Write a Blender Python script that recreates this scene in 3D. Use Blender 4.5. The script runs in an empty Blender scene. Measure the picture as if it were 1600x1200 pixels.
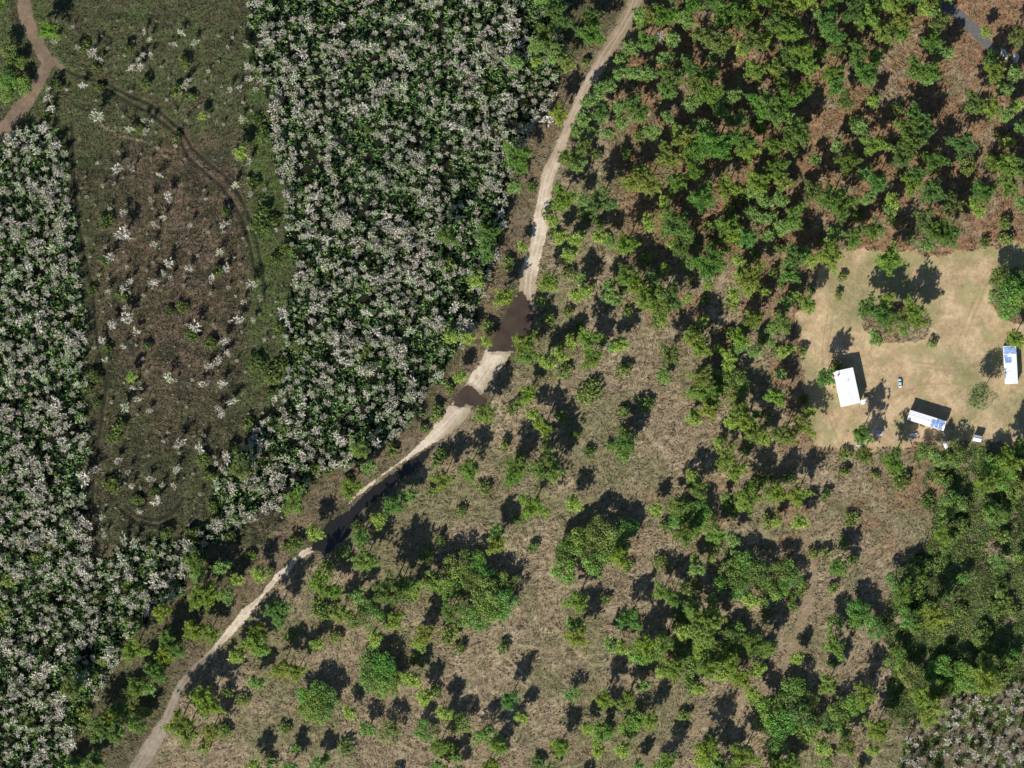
import bpy, math, random
import numpy as np
from mathutils import Vector
random.seed(7)
RNG = np.random.default_rng(11)
S = 0.32                                   # metres per photo pixel
H = 3000.0                                 # survey aircraft height

def W(px, py):
    return (px - 800) * S, (600 - py) * S

# ------------------------------------------------------------------ camera, sky, sun, exposure
scn = bpy.context.scene
cam_d = bpy.data.cameras.new('camera'); cam = bpy.data.objects.new('camera', cam_d)
scn.collection.objects.link(cam); scn.camera = cam
cam.location = (0, 0, H); cam.rotation_euler = (0, 0, 0)
cam_d.sensor_width = 36; cam_d.lens = 36 * H / 512.0
cam_d.clip_start = 50; cam_d.clip_end = 12000
SUN_EL, SUN_AZ = math.radians(34), math.radians(205)     # azimuth clockwise from north (+Y)
wd = bpy.data.worlds.new('World'); scn.world = wd; wd.use_nodes = True
nt = wd.node_tree; bg = nt.nodes['Background']
sky = nt.nodes.new('ShaderNodeTexSky'); sky.sky_type = 'NISHITA'; sky.sun_disc = False
sky.sun_elevation = SUN_EL; sky.sun_rotation = SUN_AZ; sky.air_density = .6; sky.dust_density = .2
nt.links.new(sky.outputs[0], bg.inputs[0]); bg.inputs[1].default_value = 0.10
sl = bpy.data.lights.new('sun', 'SUN'); sl.energy = 5.0; sl.angle = math.radians(0.5); sl.color = (1, .955, .88)
sun = bpy.data.objects.new('sun', sl); scn.collection.objects.link(sun)
sdir = Vector((math.sin(SUN_AZ) * math.cos(SUN_EL), math.cos(SUN_AZ) * math.cos(SUN_EL), math.sin(SUN_EL)))
sun.rotation_euler = sdir.to_track_quat('Z', 'Y').to_euler(); sun.location = sdir * 400
scn.view_settings.view_transform = 'Standard'; scn.view_settings.look = 'None'
scn.view_settings.exposure = 0.48; scn.view_settings.gamma = 1
scn.cycles.max_bounces = 5; scn.cycles.diffuse_bounces = 2; scn.cycles.transparent_max_bounces = 4
COL = scn.collection

# ------------------------------------------------------------------ helpers
def tag(o, label=None, cat=None, group=None, kind=None):
    if label: o['label'] = label
    if cat: o['category'] = cat
    if group: o['group'] = group
    if kind: o['kind'] = kind
    return o

def empty(name, loc, rz=0):
    o = bpy.data.objects.new(name, None); COL.objects.link(o)
    o.location = loc; o.rotation_euler = (0, 0, rz); o.empty_display_size = .5
    return o

def tri_mesh(name, V, C=None, mat=None, k=3):
    """V: (n*k,3) unshared vertices, C: (n*k,3) colours"""
    V = np.asarray(V, dtype=np.float32).reshape(-1, 3); n = len(V) // k
    me = bpy.data.meshes.new(name)
    me.vertices.add(len(V)); me.vertices.foreach_set('co', V.ravel())
    me.loops.add(len(V)); me.loops.foreach_set('vertex_index', np.arange(len(V), dtype=np.int32))
    me.polygons.add(n)
    me.polygons.foreach_set('loop_start', np.arange(0, n * k, k, dtype=np.int32))
    me.polygons.foreach_set('loop_total', np.full(n, k, dtype=np.int32))
    me.update(calc_edges=True)
    if C is not None:
        a = me.color_attributes.new('Col', 'FLOAT_COLOR', 'POINT')
        c4 = np.ones((len(V), 4), dtype=np.float32); c4[:, :3] = np.asarray(C).reshape(-1, 3)
        a.data.foreach_set('color', c4.ravel())
    if mat: me.materials.append(mat)
    return me

def link(name, me, parent=None, loc=None):
    o = bpy.data.objects.new(name, me); COL.objects.link(o)
    if parent: o.parent = parent
    if loc is not None: o.location = loc
    return o

def unit(v):
    return v / np.maximum(np.linalg.norm(v, axis=-1, keepdims=True), 1e-6)

def blades(o, d, L, w, rng):
    """tapered triangles"""
    n = len(o); side = unit(np.cross(d, unit(rng.normal(size=(n, 3)))))
    L = np.broadcast_to(L, (n,))[:, None]; w = np.broadcast_to(w, (n,))[:, None]
    return np.stack([o - side * w / 2, o + side * w / 2, o + d * L], 1).reshape(-1, 3)

def leaves(c, nrm, s, rng, asp=.7):
    """leaf sprays: two triangles each"""
    n = len(c); nrm = unit(nrm); t = unit(np.cross(nrm, unit(rng.normal(size=(n, 3))))); b = np.cross(nrm, t)
    s = np.broadcast_to(s, (n,))[:, None] / 2
    p0, p1, p2, p3 = c - t * s, c - b * s * asp, c + t * s, c + b * s * asp
    return np.stack([p0, p1, p2, p0, p2, p3], 1).reshape(-1, 3)

# value noise ------------------------------------------------------
_tabs = {}
def vn(x, y, sc, seed=0):
    if seed not in _tabs: _tabs[seed] = np.random.default_rng(1000 + seed).random((256, 256)).astype(np.float32)
    T = _tabs[seed]; x = x / sc + 57.3; y = y / sc + 91.7
    xi = np.floor(x).astype(int); yi = np.floor(y).astype(int); fx = x - xi; fy = y - yi
    fx = fx * fx * (3 - 2 * fx); fy = fy * fy * (3 - 2 * fy)
    a = T[yi & 255, xi & 255]; b = T[yi & 255, (xi + 1) & 255]; c = T[(yi + 1) & 255, xi & 255]; d = T[(yi + 1) & 255, (xi + 1) & 255]
    return (a * (1 - fx) + b * fx) * (1 - fy) + (c * (1 - fx) + d * fx) * fy
def fbm(x, y, sc, seed=0, o=3):
    r = 0; a = 1; t = 0
    for i in range(o):
        r = r + a * vn(x, y, sc / 2 ** i, seed + i); t += a; a *= .55
    return r / t

def inpoly(px, py, poly):
    r = np.zeros(px.shape, bool); n = len(poly)
    for i in range(n):
        x0, y0 = poly[i]; x1, y1 = poly[i - 1]
        if y0 == y1: continue
        r ^= ((py < y0) != (py < y1)) & (px < (x1 - x0) * (py - y0) / (y1 - y0) + x0)
    return r

def linedist(px, py, pts):
    """signed margin: distance - halfwidth, in px, and plain distance"""
    best = np.full(px.shape, 1e6)
    for (x0, y0, w0), (x1, y1, w1) in zip(pts[:-1], pts[1:]):
        dx, dy = x1 - x0, y1 - y0; t = np.clip(((px - x0) * dx + (py - y0) * dy) / (dx * dx + dy * dy), 0, 1)
        d = np.hypot(px - x0 - t * dx, py - y0 - t * dy) - (w0 + t * (w1 - w0))
        best = np.minimum(best, d)
    return best

# ------------------------------------------------------------------ plan of the place (photo pixels)
S1 = [(385,-30),(388,60),(400,110),(425,170),(430,260),(440,300),(445,380),(462,430),(445,500),(450,560),(452,620),(430,645),(402,655),(388,690),(345,720),(336,760),(345,825),(385,822),(430,795),(470,775),(505,748),(545,728),(585,705),(618,675),(644,648),(652,690),(664,610),(690,590),(700,560),(720,540),(742,505),(757,460),(782,415),(802,335),(792,290),(822,242),(858,190),(868,150),(880,100),(890,-30)]
S2 = [(-40,232),(0,215),(30,198),(90,200),(104,240),(114,330),(125,420),(130,520),(134,640),(135,720),(138,800),(145,870),(175,870),(200,850),(240,838),(275,850),(300,842),(335,800),(360,830),(330,850),(300,880),(285,930),(240,960),(195,1000),(180,1030),(165,1065),(130,1110),(115,1160),(100,1240),(-40,1240)]
S3 = [(1478,1092),(1530,1084),(1570,1068),(1640,1050),(1640,1240),(1395,1240),(1412,1140),(1470,1125)]
YARD = [(1290,402),(1350,390),(1400,396),(1480,397),(1550,386),(1690,372),(1690,694),(1560,692),(1500,690),(1440,694),(1400,700),(1330,705),(1285,705),(1270,690),(1266,640),(1258,590),(1250,540),(1242,500),(1244,480),(1262,478),(1278,450)]
MEADOW = [(1435,700),(1690,690),(1690,1060),(1560,1068),(1478,1092),(1400,1140),(1380,1100),(1395,1040),(1370,985),(1385,930),(1425,880),(1455,820),(1450,760)]
TRACK_A = [(1000,-20,8),(985,20,8),(968,50,8),(945,85,7),(920,130,6.5),(900,170,6.5),(885,205,6.5),(870,245,6.5),(857,275,8),(849,310,9),(846,345,10),(840,375,10),(834,400,10),(826,430,12),(824,455,12),(830,478,6)]
TRACK_B = [(790,545,10),(775,556,16),(762,578,14),(746,600,13),(728,625,11),(714,645,14),(697,665,13),(675,685,6.5),(655,701,3),(630,719,1.2),(600,740,.6),(570,763,.4),(546,785,.4)]
TRACK_C = [(488,858,2),(476,864,2.4),(460,876,2.6),(442,894,1.6),(426,910,3.2),(410,930,1),(395,946,3),(380,962,5.5),(365,980,4.5),(350,998,3.6),(333,1018,3.2),(310,1040,5.5),(290,1062,6),(275,1085,5),(265,1110,5),(255,1135,8),(240,1160,10),(215,1200,10),(190,1240,10)]
TRACKS = [TRACK_A, TRACK_B, TRACK_C]
DITCH = [(548,801,5),(566,787,8),(590,768,8.5),(615,748,8.5),(640,729,7.5),(660,713,5.5),(678,698,2)]
JOIN = [(816,466,14),(812,490,20),(804,520,27),(792,542,26)]; JOIN2 = [(560,785,12),(520,830,20),(494,858,12)]; JOIN3 = [(718,622,14),(748,622,16)]
POOL1 = [(804,460),(816,454),(824,470),(831,480),(832,500),(832,522),(824,540),(806,548),(790,549),(762,549),(770,532),(778,514),(790,492),(797,474)]
POOL2 = [(707,633),(714,618),(725,604),(735,602),(743,608),(752,618),(762,626),(757,636),(747,641),(738,634),(728,632),(718,637)]
POOL3 = [(566,778),(552,790),(538,802),(518,812),(503,828),(489,846),(487,860),(500,862),(512,872),(530,852),(548,834),(560,806),(572,790)]
LPATH = [(-40,245,9),(-15,222,9),(5,203,9),(25,180,10),(45,155,9),(62,125,9),(75,102,8),(62,75,9),(48,50,9),(40,20,9),(34,-30,9)]
LPATH2 = [(70,92,6),(86,99,5),(97,106,3)]
SPATH = [(1256,838,6),(1270,880,7),(1263,940,8),(1240,1010,8),(1205,1070,6),(1150,1105,4),(1090,1135,4),(1030,1170,4),(960,1215,4)]
THIN = [(738,548,2),(752,505,2),(765,455,2.6),(779,415,2)]
PAVE = [(1470,5,8),(1500,25,8.5),(1522,46,8.5),(1546,74,8)]
MUD = [[(95,106),(120,118),(160,128),(200,148),(238,165),(262,185),(285,205),(300,232),(322,252),(352,275),(374,305),(390,340),(402,380),(410,420),(414,470)],
       [(158,134),(195,156),(232,176),(258,194),(280,214),(292,244),(312,262),(345,290),(366,318),(381,350),(392,390),(399,430)],
       [(112,190),(114,250),(120,330),(132,400),(145,450),(150,520),(166,600),(158,660),(148,740),(140,830)],
       [(104,200),(108,240)],[(196,790),(215,806),(245,812),(270,802),(286,778)],[(190,796),(212,816),(248,821),(276,808)]]
LIGHTR = [[(760,1012),(800,1050),(832,1086)],[(767,1006),(808,1044),(838,1078)],[(704,1030),(722,1058),(740,1090)],[(713,1026),(731,1056),(748,1084)],
          [(655,1122),(710,1124),(760,1126),(800,1152)],[(660,1112),(712,1113),(766,1115)],[(150,190),(185,212),(230,222),(262,246)],[(880,1000),(905,1022),(925,1040)]]
VERGE = [[(925,70,8),(895,120,14),(870,165,16),(850,220,26),(830,290,26),(815,350,26),(800,400,24),(778,450,18),(765,500,14),(745,560,20),(710,615,16),(680,660,14),(640,690,14),(600,715,16),(560,740,18),(500,790,22),(450,840,20),(405,900,18),(370,950,16),(335,990,14),(300,1020,10)]]

def masks(x, y):
    """ground zones at world points"""
    px = x / S + 800; py = 600 - y / S
    wx = px + 14 * (fbm(x, y, 14, 3) - .5) + 5 * (vn(x, y, 2.2, 9) - .5)
    wy = py + 14 * (fbm(x, y, 14, 6) - .5) + 5 * (vn(x, y, 2.2, 12) - .5)
    m = {}
    sx = wx + 26 * (fbm(x, y, 7, 270) - .5); sy = wy + 26 * (fbm(x, y, 7, 273) - .5); stand = inpoly(sx, sy, S1) | inpoly(sx, sy, S2); m['stand3'] = inpoly(wx, wy, S3)
    ex = px + 6 * (fbm(x, y, 2.0, 21) - .5); ey = py + 6 * (fbm(x, y, 2.0, 24) - .5)
    jit = 6 * (fbm(x, y, 6, 27) - .5) + 2.5 * (vn(x, y, 1.2, 31) - .5)
    tr = np.minimum.reduce([linedist(px, py, t) for t in TRACKS]) + jit
    m['track'] = tr
    m['pool'] = inpoly(ex, ey, POOL1) | inpoly(ex, ey, POOL2) | inpoly(ex, ey, POOL3)
    m['ditch'] = linedist(px, py, DITCH) + 1.3 * jit
    m['pool'] |= (m['ditch'] < 0) & (tr > 0)
    m['join'] = np.minimum.reduce([linedist(px, py, JOIN), linedist(px, py, JOIN2), linedist(px, py, JOIN3), m['ditch'] - 2]) + jit
    yard = inpoly(px + 22 * (fbm(x, y, 7, 3, 4) - .5) + 5 * (vn(x, y, .9, 207) - .5), py + 22 * (fbm(x, y, 7, 6, 4) - .5) + 5 * (vn(x, y, .9, 208) - .5), YARD)
    ham = (np.hypot((wx - 1402) / 52, (wy - 505) / 32) < 1) | (np.hypot((wx - 1590) / 40, (wy - 462) / 44) < 1)
    m['yard'] = yard & ~ham
    m['meadow'] = inpoly(wx + 34 * (fbm(x, y, 26, 15) - .5), wy + 34 * (fbm(x, y, 26, 18) - .5), MEADOW) & (fbm(x, y, 11, 35) < .68)
    m['lpath'] = np.minimum(linedist(px, py, LPATH), linedist(px, py, LPATH2)) + jit
    m['spath'] = linedist(px, py, SPATH) + jit
    m['thin'] = linedist(px, py, THIN)
    m['pave'] = linedist(px, py, PAVE) + .3 * jit
    mud = np.full(px.shape, 1e6)
    for l in MUD: mud = np.minimum(mud, linedist(px, py, [(a, b, 2.2) for a, b in l]))
    m['mud'] = mud + .25 * jit
    lr = np.full(px.shape, 1e6)
    for l in LIGHTR: lr = np.minimum(lr, linedist(px, py, [(a, b, 1.7) for a, b in l]))
    m['lrut'] = lr + .25 * jit
    vg = linedist(px, py, VERGE[0]) + 1.5 * jit
    m['verge'] = vg
    # which side of the track
    left = inpoly(px, py, [(-900,-700),(1010,-700)] + [(a, b) for a, b, c in TRACK_A + TRACK_B + TRACK_C] + [(150,1900),(-900,1900)])
    m['west'] = left
    m['stand'] = stand & (tr > 12) & (vg > 0) & (m['lpath'] > 4) & left
    m['clear'] = left & ~m['stand'] & (vg > 4) & (px < 460) & (py < 850)
    m['px'] = px; m['py'] = py
    return m

def smooth01(v, a, b):
    t = np.clip((v - a) / (b - a), 0, 1); return t * t * (3 - 2 * t)

def mix(c, c2, f):
    f = f[..., None] if not np.isscalar(f) else f
    return c * (1 - f) + np.asarray(c2, dtype=np.float64) * f

TD = None
def treeden(px, py):
    i = np.clip((py / 4).astype(int) + 10, 0, 319); j = np.clip((px / 4).astype(int) + 10, 0, 419); return TD[i, j]
def ground_colour(x, y, m):
    px, py = m['px'], m['py']
    n1 = fbm(x, y, 22, 40); n2 = fbm(x, y, 6, 44); n3 = fbm(x, y, 1.6, 48, 2)
    st = vn(x * .8 + y * .45, (y - x * .5) * 2.4, 2.1, 52)          # windrowed litter streaks
    c = np.empty(px.shape + (3,)); c[:] = (.255, .197, .127)
    c = mix(c, (.335, .27, .172), smooth01(n2, .45, .7) * .7)
    c = mix(c, (.13, .105, .058), smooth01(st, .55, .85) * .6)
    c = mix(c, (.13, .135, .058), smooth01(n1, .45, .68) * .6)
    red = smooth01(px, 930, 1000) * (1 - smooth01(py - .15 * (px - 960), 330, 430)) * smooth01(n2, .3, .55)
    red2 = smooth01(px, 960, 1010) * (1 - smooth01(py, 840, 900)) * smooth01(fbm(x, y, 16, 60), .5, .66) * .7
    c = mix(c, (.235, .135, .075), np.clip(np.maximum(red, red2), 0, 1) * .85)
    c = mix(c, (.07, .09, .035), m['meadow'] * (.45 + .5 * smooth01(n2, .35, .6)))
    # west of the track
    w = m['west'].astype(float)
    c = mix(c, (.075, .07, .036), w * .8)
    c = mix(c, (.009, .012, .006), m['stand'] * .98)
    cl = m['clear'].astype(float)
    core = 1 - smooth01(np.hypot((px - 270) / 130, (py - 400) / 270), .6, 1.15)
    c2 = mix(np.broadcast_to(np.array((.068, .068, .032)), c.shape).copy(), (.118, .084, .055), core * (.4 + .6 * smooth01(n1, .35, .6)))
    c2 = mix(c2, (.125, .082, .055), core * smooth01(fbm(x, y, 18, 70), .55, .7) * .7)
    c2 = mix(c2, (.02, .026, .013), smooth01(n2, .45, .7) * .75)
    c2 = mix(c2, (.20, .165, .11), smooth01(n3, .62, .9) * .45)
    c2 = mix(c2, (.085, .105, .04), cl * (1 - smooth01(py, 180, 280)) * smooth01(n2, .35, .6) * .7)
    gb = cl * smooth01(px, 375, 400) * smooth01(py, 20, 60) * (1 - smooth01(py, 620, 680)) * smooth01(n2, .3, .5)
    c2 = mix(c2, (.075, .115, .03), gb * .8)
    c = mix(c, c2, cl * .95)
    c = mix(c, (.135, .112, .08), m['stand3'] * .85)
    c = mix(c, (.165, .125, .078), (1 - smooth01(m['verge'], -3, 5)) * .85)
    c = mix(c, (.20, .165, .105), (1 - smooth01(m['track'], 2, 11)) * .8 * (1 - .75 * smooth01(py, 690, 720)))
    c = mix(c, (.085, .068, .045), (1 - smooth01(m['join'], -2, 7)) * .8)
    c = mix(c, (.022, .02, .014), (1 - smooth01(m['mud'], -.5, 1.6)) * .9 * w)
    c = mix(c, (.36, .28, .18), (1 - smooth01(m['lrut'], -.8, 1.0)) * .6)
    c = mix(c, (.22, .165, .10), (1 - smooth01(m['spath'], -1, 4)) * .6)
    c = mix(c, (.21, .16, .08), (1 - smooth01(m['thin'], -.5, 1)) * .8)
    c = mix(c, (.165, .118, .075), (1 - smooth01(m['lpath'], 0, 4)) * .8)
    c = mix(c, (.40, .28, .155), m['yard'] * .9)
    k = .75 + .5 * n3
    return c * k[..., None]

def height(x, y, m):
    flat = 1 - np.clip((1 - smooth01(m['track'], 0, 14)) + (1 - smooth01(m['join'], 2, 9)) + m['yard'] * 1.0 + (1 - smooth01(m['lpath'], 0, 6)) + (1 - smooth01(m['pave'], 0, 8)) + (1 - smooth01(m['spath'], 0, 6)) * .7, 0, 1)
    far = 1 - smooth01(np.maximum(abs(x) - 270, abs(y) - 205), 0, 40)
    h = (.9 * (fbm(x, y, 4.5, 80, 3) - .35) + .55 * (vn(x * .8 + y * .45, (y - x * .5) * 2.2, 2.0, 85) - .4))
    rough = np.where(m['west'], .8, .85)
    h = h * flat * rough * far - .25 * (1 - smooth01(m['mud'], -.5, 2)) * m['west']
    h = np.where(m['join'] < 1.5, np.minimum(h, 0), h)
    return np.maximum(h, -.3) * np.where(flat > .02, 1, 0)

# ------------------------------------------------------------------ materials
def nodes(name):
    m = bpy.data.materials.new(name); m.use_nodes = True; t = m.node_tree
    return m, t, t.nodes['Principled BSDF']

def mat_plain(name, col, rough=.7, metal=0, noise=.12, nscale=1.5, col2=None, bump=0):
    m, t, p = nodes(name); p.inputs['Roughness'].default_value = rough; p.inputs['Metallic'].default_value = metal
    tc = t.nodes.new('ShaderNodeTexCoord'); n = t.nodes.new('ShaderNodeTexNoise'); n.inputs['Scale'].default_value = nscale; n.inputs['Detail'].default_value = 6
    t.links.new(tc.outputs['Object'], n.inputs['Vector'])
    r = t.nodes.new('ShaderNodeValToRGB'); r.color_ramp.elements[0].position = .3; r.color_ramp.elements[1].position = .7
    c2 = col2 or tuple(c * (1 - noise * 2) for c in col)
    r.color_ramp.elements[0].color = (*c2, 1); r.color_ramp.elements[1].color = (*col, 1)
    t.links.new(n.outputs[0], r.inputs[0]); t.links.new(r.outputs[0], p.inputs['Base Color'])
    if bump:
        b = t.nodes.new('ShaderNodeBump'); b.inputs['Distance'].default_value = bump; t.links.new(n.outputs[0], b.inputs['Height']); t.links.new(b.outputs[0], p.inputs['Normal'])
    return m

def mat_attr(name, rough=.75, fine=0.0, objcol=False, transl=0.0, bumpd=0.0, contrast=.35, spec=.15):
    """vertex colour x procedural mottling (x object tint)"""
    m, t, p = nodes(name); p.inputs['Roughness'].default_value = rough; p.inputs['Specular IOR Level'].default_value = spec
    a = t.nodes.new('ShaderNodeAttribute'); a.attribute_name = 'Col'; out = a.outputs['Color']
    L = t.links
    if objcol:
        oi = t.nodes.new('ShaderNodeObjectInfo'); mx = t.nodes.new('ShaderNodeMix'); mx.data_type = 'RGBA'; mx.blend_type = 'MULTIPLY'; mx.inputs[0].default_value = 1
        L.new(out, mx.inputs[6]); L.new(oi.outputs['Color'], mx.inputs[7]); out = mx.outputs[2]
    if fine:
        g = t.nodes.new('ShaderNodeNewGeometry')
        n = t.nodes.new('ShaderNodeTexNoise'); n.inputs['Scale'].default_value = fine; n.inputs['Detail'].default_value = 8; n.inputs['Roughness'].default_value = .7
        L.new(g.outputs['Position'], n.inputs['Vector'])
        mr = t.nodes.new('ShaderNodeMapRange'); mr.inputs[1].default_value = .3; mr.inputs[2].default_value = .7; mr.inputs[3].default_value = 1 - contrast; mr.inputs[4].default_value = 1 + contrast
        L.new(n.outputs[0], mr.inputs[0])
        mx = t.nodes.new('ShaderNodeVectorMath'); mx.operation = 'SCALE'; L.new(out, mx.inputs[0]); L.new(mr.outputs[0], mx.inputs['Scale']); out = mx.outputs[0]
        if bumpd:
            b = t.nodes.new('ShaderNodeBump'); b.inputs['Distance'].default_value = bumpd; b.inputs['Strength'].default_value = 1
            L.new(n.outputs[0], b.inputs['Height']); L.new(b.outputs[0], p.inputs['Normal'])
    L.new(out, p.inputs['Base Color'])
    if transl:
        tr = t.nodes.new('ShaderNodeBsdfTranslucent'); L.new(out, tr.inputs[0]); ms = t.nodes.new('ShaderNodeMixShader'); ms.inputs[0].default_value = transl
        L.new(p.outputs[0], ms.inputs[1]); L.new(tr.outputs[0], ms.inputs[2]); L.new(ms.outputs[0], t.nodes['Material Output'].inputs[0])
    return m

M_GROUND = mat_attr('scrub_soil', .95, fine=1.1, bumpd=.35, contrast=.45)
M_SAND = mat_attr('pale_sand', .95, fine=.9, bumpd=.08, contrast=.16)
M_LEAF = mat_attr('foliage', .6, objcol=True, transl=.4)
M_STUFF = mat_attr('undergrowth', .75, transl=.15)
M_TWIG = mat_attr('bleached_wood', .8, objcol=True)
M_BARK = mat_plain('pine_bark', (.16, .10, .06), .9, nscale=3)
M_WATER, _t, _p = nodes('tannin_water'); _p.inputs['Base Color'].default_value = (.046, .031, .025, 1); _p.inputs['Roughness'].default_value = .12
_n = _t.nodes.new('ShaderNodeTexNoise'); _n.inputs['Scale'].default_value = .12; _n.inputs['Detail'].default_value = 4; _g = _t.nodes.new('ShaderNodeNewGeometry'); _t.links.new(_g.outputs['Position'], _n.inputs[0])
_r = _t.nodes.new('ShaderNodeValToRGB'); _r.color_ramp.elements[0].color = (.046, .033, .023, 1); _r.color_ramp.elements[1].color = (.078, .056, .038, 1); _r.color_ramp.elements[0].position = .35; _r.color_ramp.elements[1].position = .7; _t.links.new(_n.outputs[0], _r.inputs[0]); _t.links.new(_r.outputs[0], _p.inputs['Base Color'])
M_DARKW = mat_plain('ditch_water', (.022, .020, .017), .12, col2=(.012, .013, .013), nscale=.15)
M_ASPH = mat_plain('asphalt', (.13, .125, .115), .85, col2=(.085, .082, .078), nscale=.7)

# ------------------------------------------------------------------ ground sheet out to the horizon
def axis(half, step):
    a = np.arange(-half, half + step, step); e = [half + 5]
    while e[-1] < 6000: e.append(e[-1] * 1.35)
    e = np.array(e); return np.concatenate([-e[::-1], a, e])

def grid_mesh(name, xs, ys, Z, C, keep=None, mat=None):
    nx, ny = len(xs), len(ys); X, Y = np.meshgrid(xs, ys)
    V = np.stack([X, Y, Z], -1).reshape(-1, 3)
    i = np.arange(nx - 1)[None, :] + nx * np.arange(ny - 1)[:, None]
    Q = np.stack([i, i + 1, i + nx + 1, i + nx], -1).reshape(-1, 4); Cc = C.reshape(-1, 3)
    if keep is not None:
        Q = Q[keep.ravel()]; u, inv = np.unique(Q, return_inverse=True); V = V[u]; Cc = Cc[u]; Q = inv.reshape(-1, 4)
    me = bpy.data.meshes.new(name); me.vertices.add(len(V)); me.vertices.foreach_set('co', V.astype(np.float32).ravel())
    n = len(Q); me.loops.add(n * 4); me.loops.foreach_set('vertex_index', Q.astype(np.int32).ravel()); me.polygons.add(n)
    me.polygons.foreach_set('loop_start', np.arange(0, n * 4, 4, dtype=np.int32)); me.polygons.foreach_set('loop_total', np.full(n, 4, dtype=np.int32))
    me.polygons.foreach_set('use_smooth', np.ones(n, dtype=bool)); me.update(calc_edges=True)
    a = me.color_attributes.new('Col', 'FLOAT_COLOR', 'POINT'); c4 = np.ones((len(V), 4), dtype=np.float32); c4[:, :3] = Cc
    a.data.foreach_set('color', c4.ravel()); me.materials.append(mat); return me

xs, ys = axis(285, .7), axis(215, .7)
X, Y = np.meshgrid(xs, ys); GM = masks(X, Y)
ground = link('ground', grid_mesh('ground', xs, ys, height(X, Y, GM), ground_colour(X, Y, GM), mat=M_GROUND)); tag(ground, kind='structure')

def sheet(name, box, fn, z, colfn, mat, step=.45, label=None):
    (x0, y1), (x1, y0) = W(box[0], box[1]), W(box[2], box[3])
    gx, gy = np.arange(x0, x1, step), np.arange(y0, y1, step); cx, cy = np.meshgrid(gx[:-1] + step / 2, gy[:-1] + step / 2)
    keep = fn(masks(cx, cy), cx, cy); Xg, Yg = np.meshgrid(gx, gy)
    o = link(name, grid_mesh(name, gx, gy, np.full(Xg.shape, z), colfn(Xg, Yg), keep, mat)); tag(o, label, kind='structure'); return o

def sandcol(a, b, dark, s1=5):
    def f(x, y):
        n = fbm(x, y, s1, 90); n2 = fbm(x, y, 30, 95); n3 = vn(x, y, 1.0, 99); c = np.empty(x.shape + (3,)); c[:] = a
        c = mix(c, b, smooth01(n, .35, .65)); c = mix(c, dark, smooth01(n2, .5, .72) * .75); return c * (.86 + .28 * n3)[..., None]
    return f
def rutcol(x, y):
    px = x / S + 800; py = 600 - y / S
    best = np.minimum.reduce([linedist(px, py, [(a, b, 0) for a, b, c in t]) for t in TRACKS]); c = sandcol((.55, .46, .35), (.44, .35, .25), (.30, .24, .15))(x, y)
    lobe = np.clip(1 - abs(best - 3.2 - 1.5 * (vn(x, y, 9, 101) - .5)) / 1.8, 0, 1)
    c = mix(c, (.62, .55, .45), lobe * .6)
    north = (1 - smooth01(py + 14 * (vn(x, y, 4, 230) - .5), 235, 285))[..., None]; c = c * (1 - north * (1 - np.array((.72, .68, .66))))
    sh = smooth01(px + py * .8, 1222, 1250) * (py > 545) * (py < 690); c = mix(c, (.27, .225, .14), sh * .8)       # damp grassy east half
    wet = sum((inpoly(px + 7 * math.cos(q), py + 7 * math.sin(q), P) for q in np.arange(0, 6.28, .785) for P in (POOL1, POOL2, POOL3)), np.zeros(px.shape)) / 8 + .3 * (fbm(x, y, 2.5, 210) - .5); c = mix(c, (.17, .125, .085), smooth01(wet, .08, .6) * .85)
    south = smooth01(py, 985, 1040)[..., None]; return c * (1 - .5 * south)

YR = [[(1562,398),(1535,440),(1518,480),(1500,525)],[(1568,400),(1542,442),(1526,482),(1508,528)],[(1430,566),(1480,572),(1530,570),(1565,585)],[(1432,573),(1480,579),(1528,577),(1560,592)],
      [(1300,410),(1296,470),(1285,540),(1290,640),(1310,690)],[(1309,412),(1305,470),(1294,540),(1298,640),(1318,690)],[(1350,640),(1390,625),(1440,600),(1500,600),(1550,630)]]
def yardcol(x, y):
    c = sandcol((.455, .34, .20), (.385, .278, .16), (.25, .225, .11))(x, y); px = x / S + 800; py = 600 - y / S
    d = np.minimum.reduce([linedist(px, py, [(a, b, 1.0) for a, b in l]) for l in YR]) + 1.6 * (vn(x, y, 3, 250) - .5)
    c = mix(c, (.27, .205, .115), (1 - smooth01(d, -.4, 1.6)) * .5); c = mix(c, (.23, .235, .10), smooth01(fbm(x, y, 11, 255), .5, .68) * .55)
    return c * (.88 + .24 * vn(x, y, 2.2, 260))[..., None]
def yfn(m, x, y): return m['yard'] & (m['pave'] > 8)
sheet('sandy_yard', (1230, 360, 1690, 720), yfn, .012, yardcol, M_SAND)
sheet('sandy_track', (150, -40, 1020, 1240), lambda m, x, y: (m['track'] < 1.5) & ~m['pool'], .02, rutcol, M_SAND)
sheet('dirt_path', (-60, -40, 120, 260), lambda m, x, y: m['lpath'] < 1, .016, sandcol((.20, .145, .095), (.15, .11, .075), (.11, .10, .055)), M_SAND)
sheet('water', (690, 590, 780, 650), lambda m, x, y: m['pool'], .028, lambda x, y: np.ones(x.shape + (3,)), M_WATER, .3)
sheet('water', (480, 690, 680, 880), lambda m, x, y: m['pool'], .028, lambda x, y: np.ones(x.shape + (3,)), M_DARKW, .3)
sheet('water', (760, 450, 840, 555), lambda m, x, y: m['pool'], .028, lambda x, y: np.ones(x.shape + (3,)), M_WATER, .3)
sheet('road', (1460, -20, 1560, 90), lambda m, x, y: m['pave'] < 0, .024, lambda x, y: np.ones(x.shape + (3,)), M_ASPH, .3)

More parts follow.
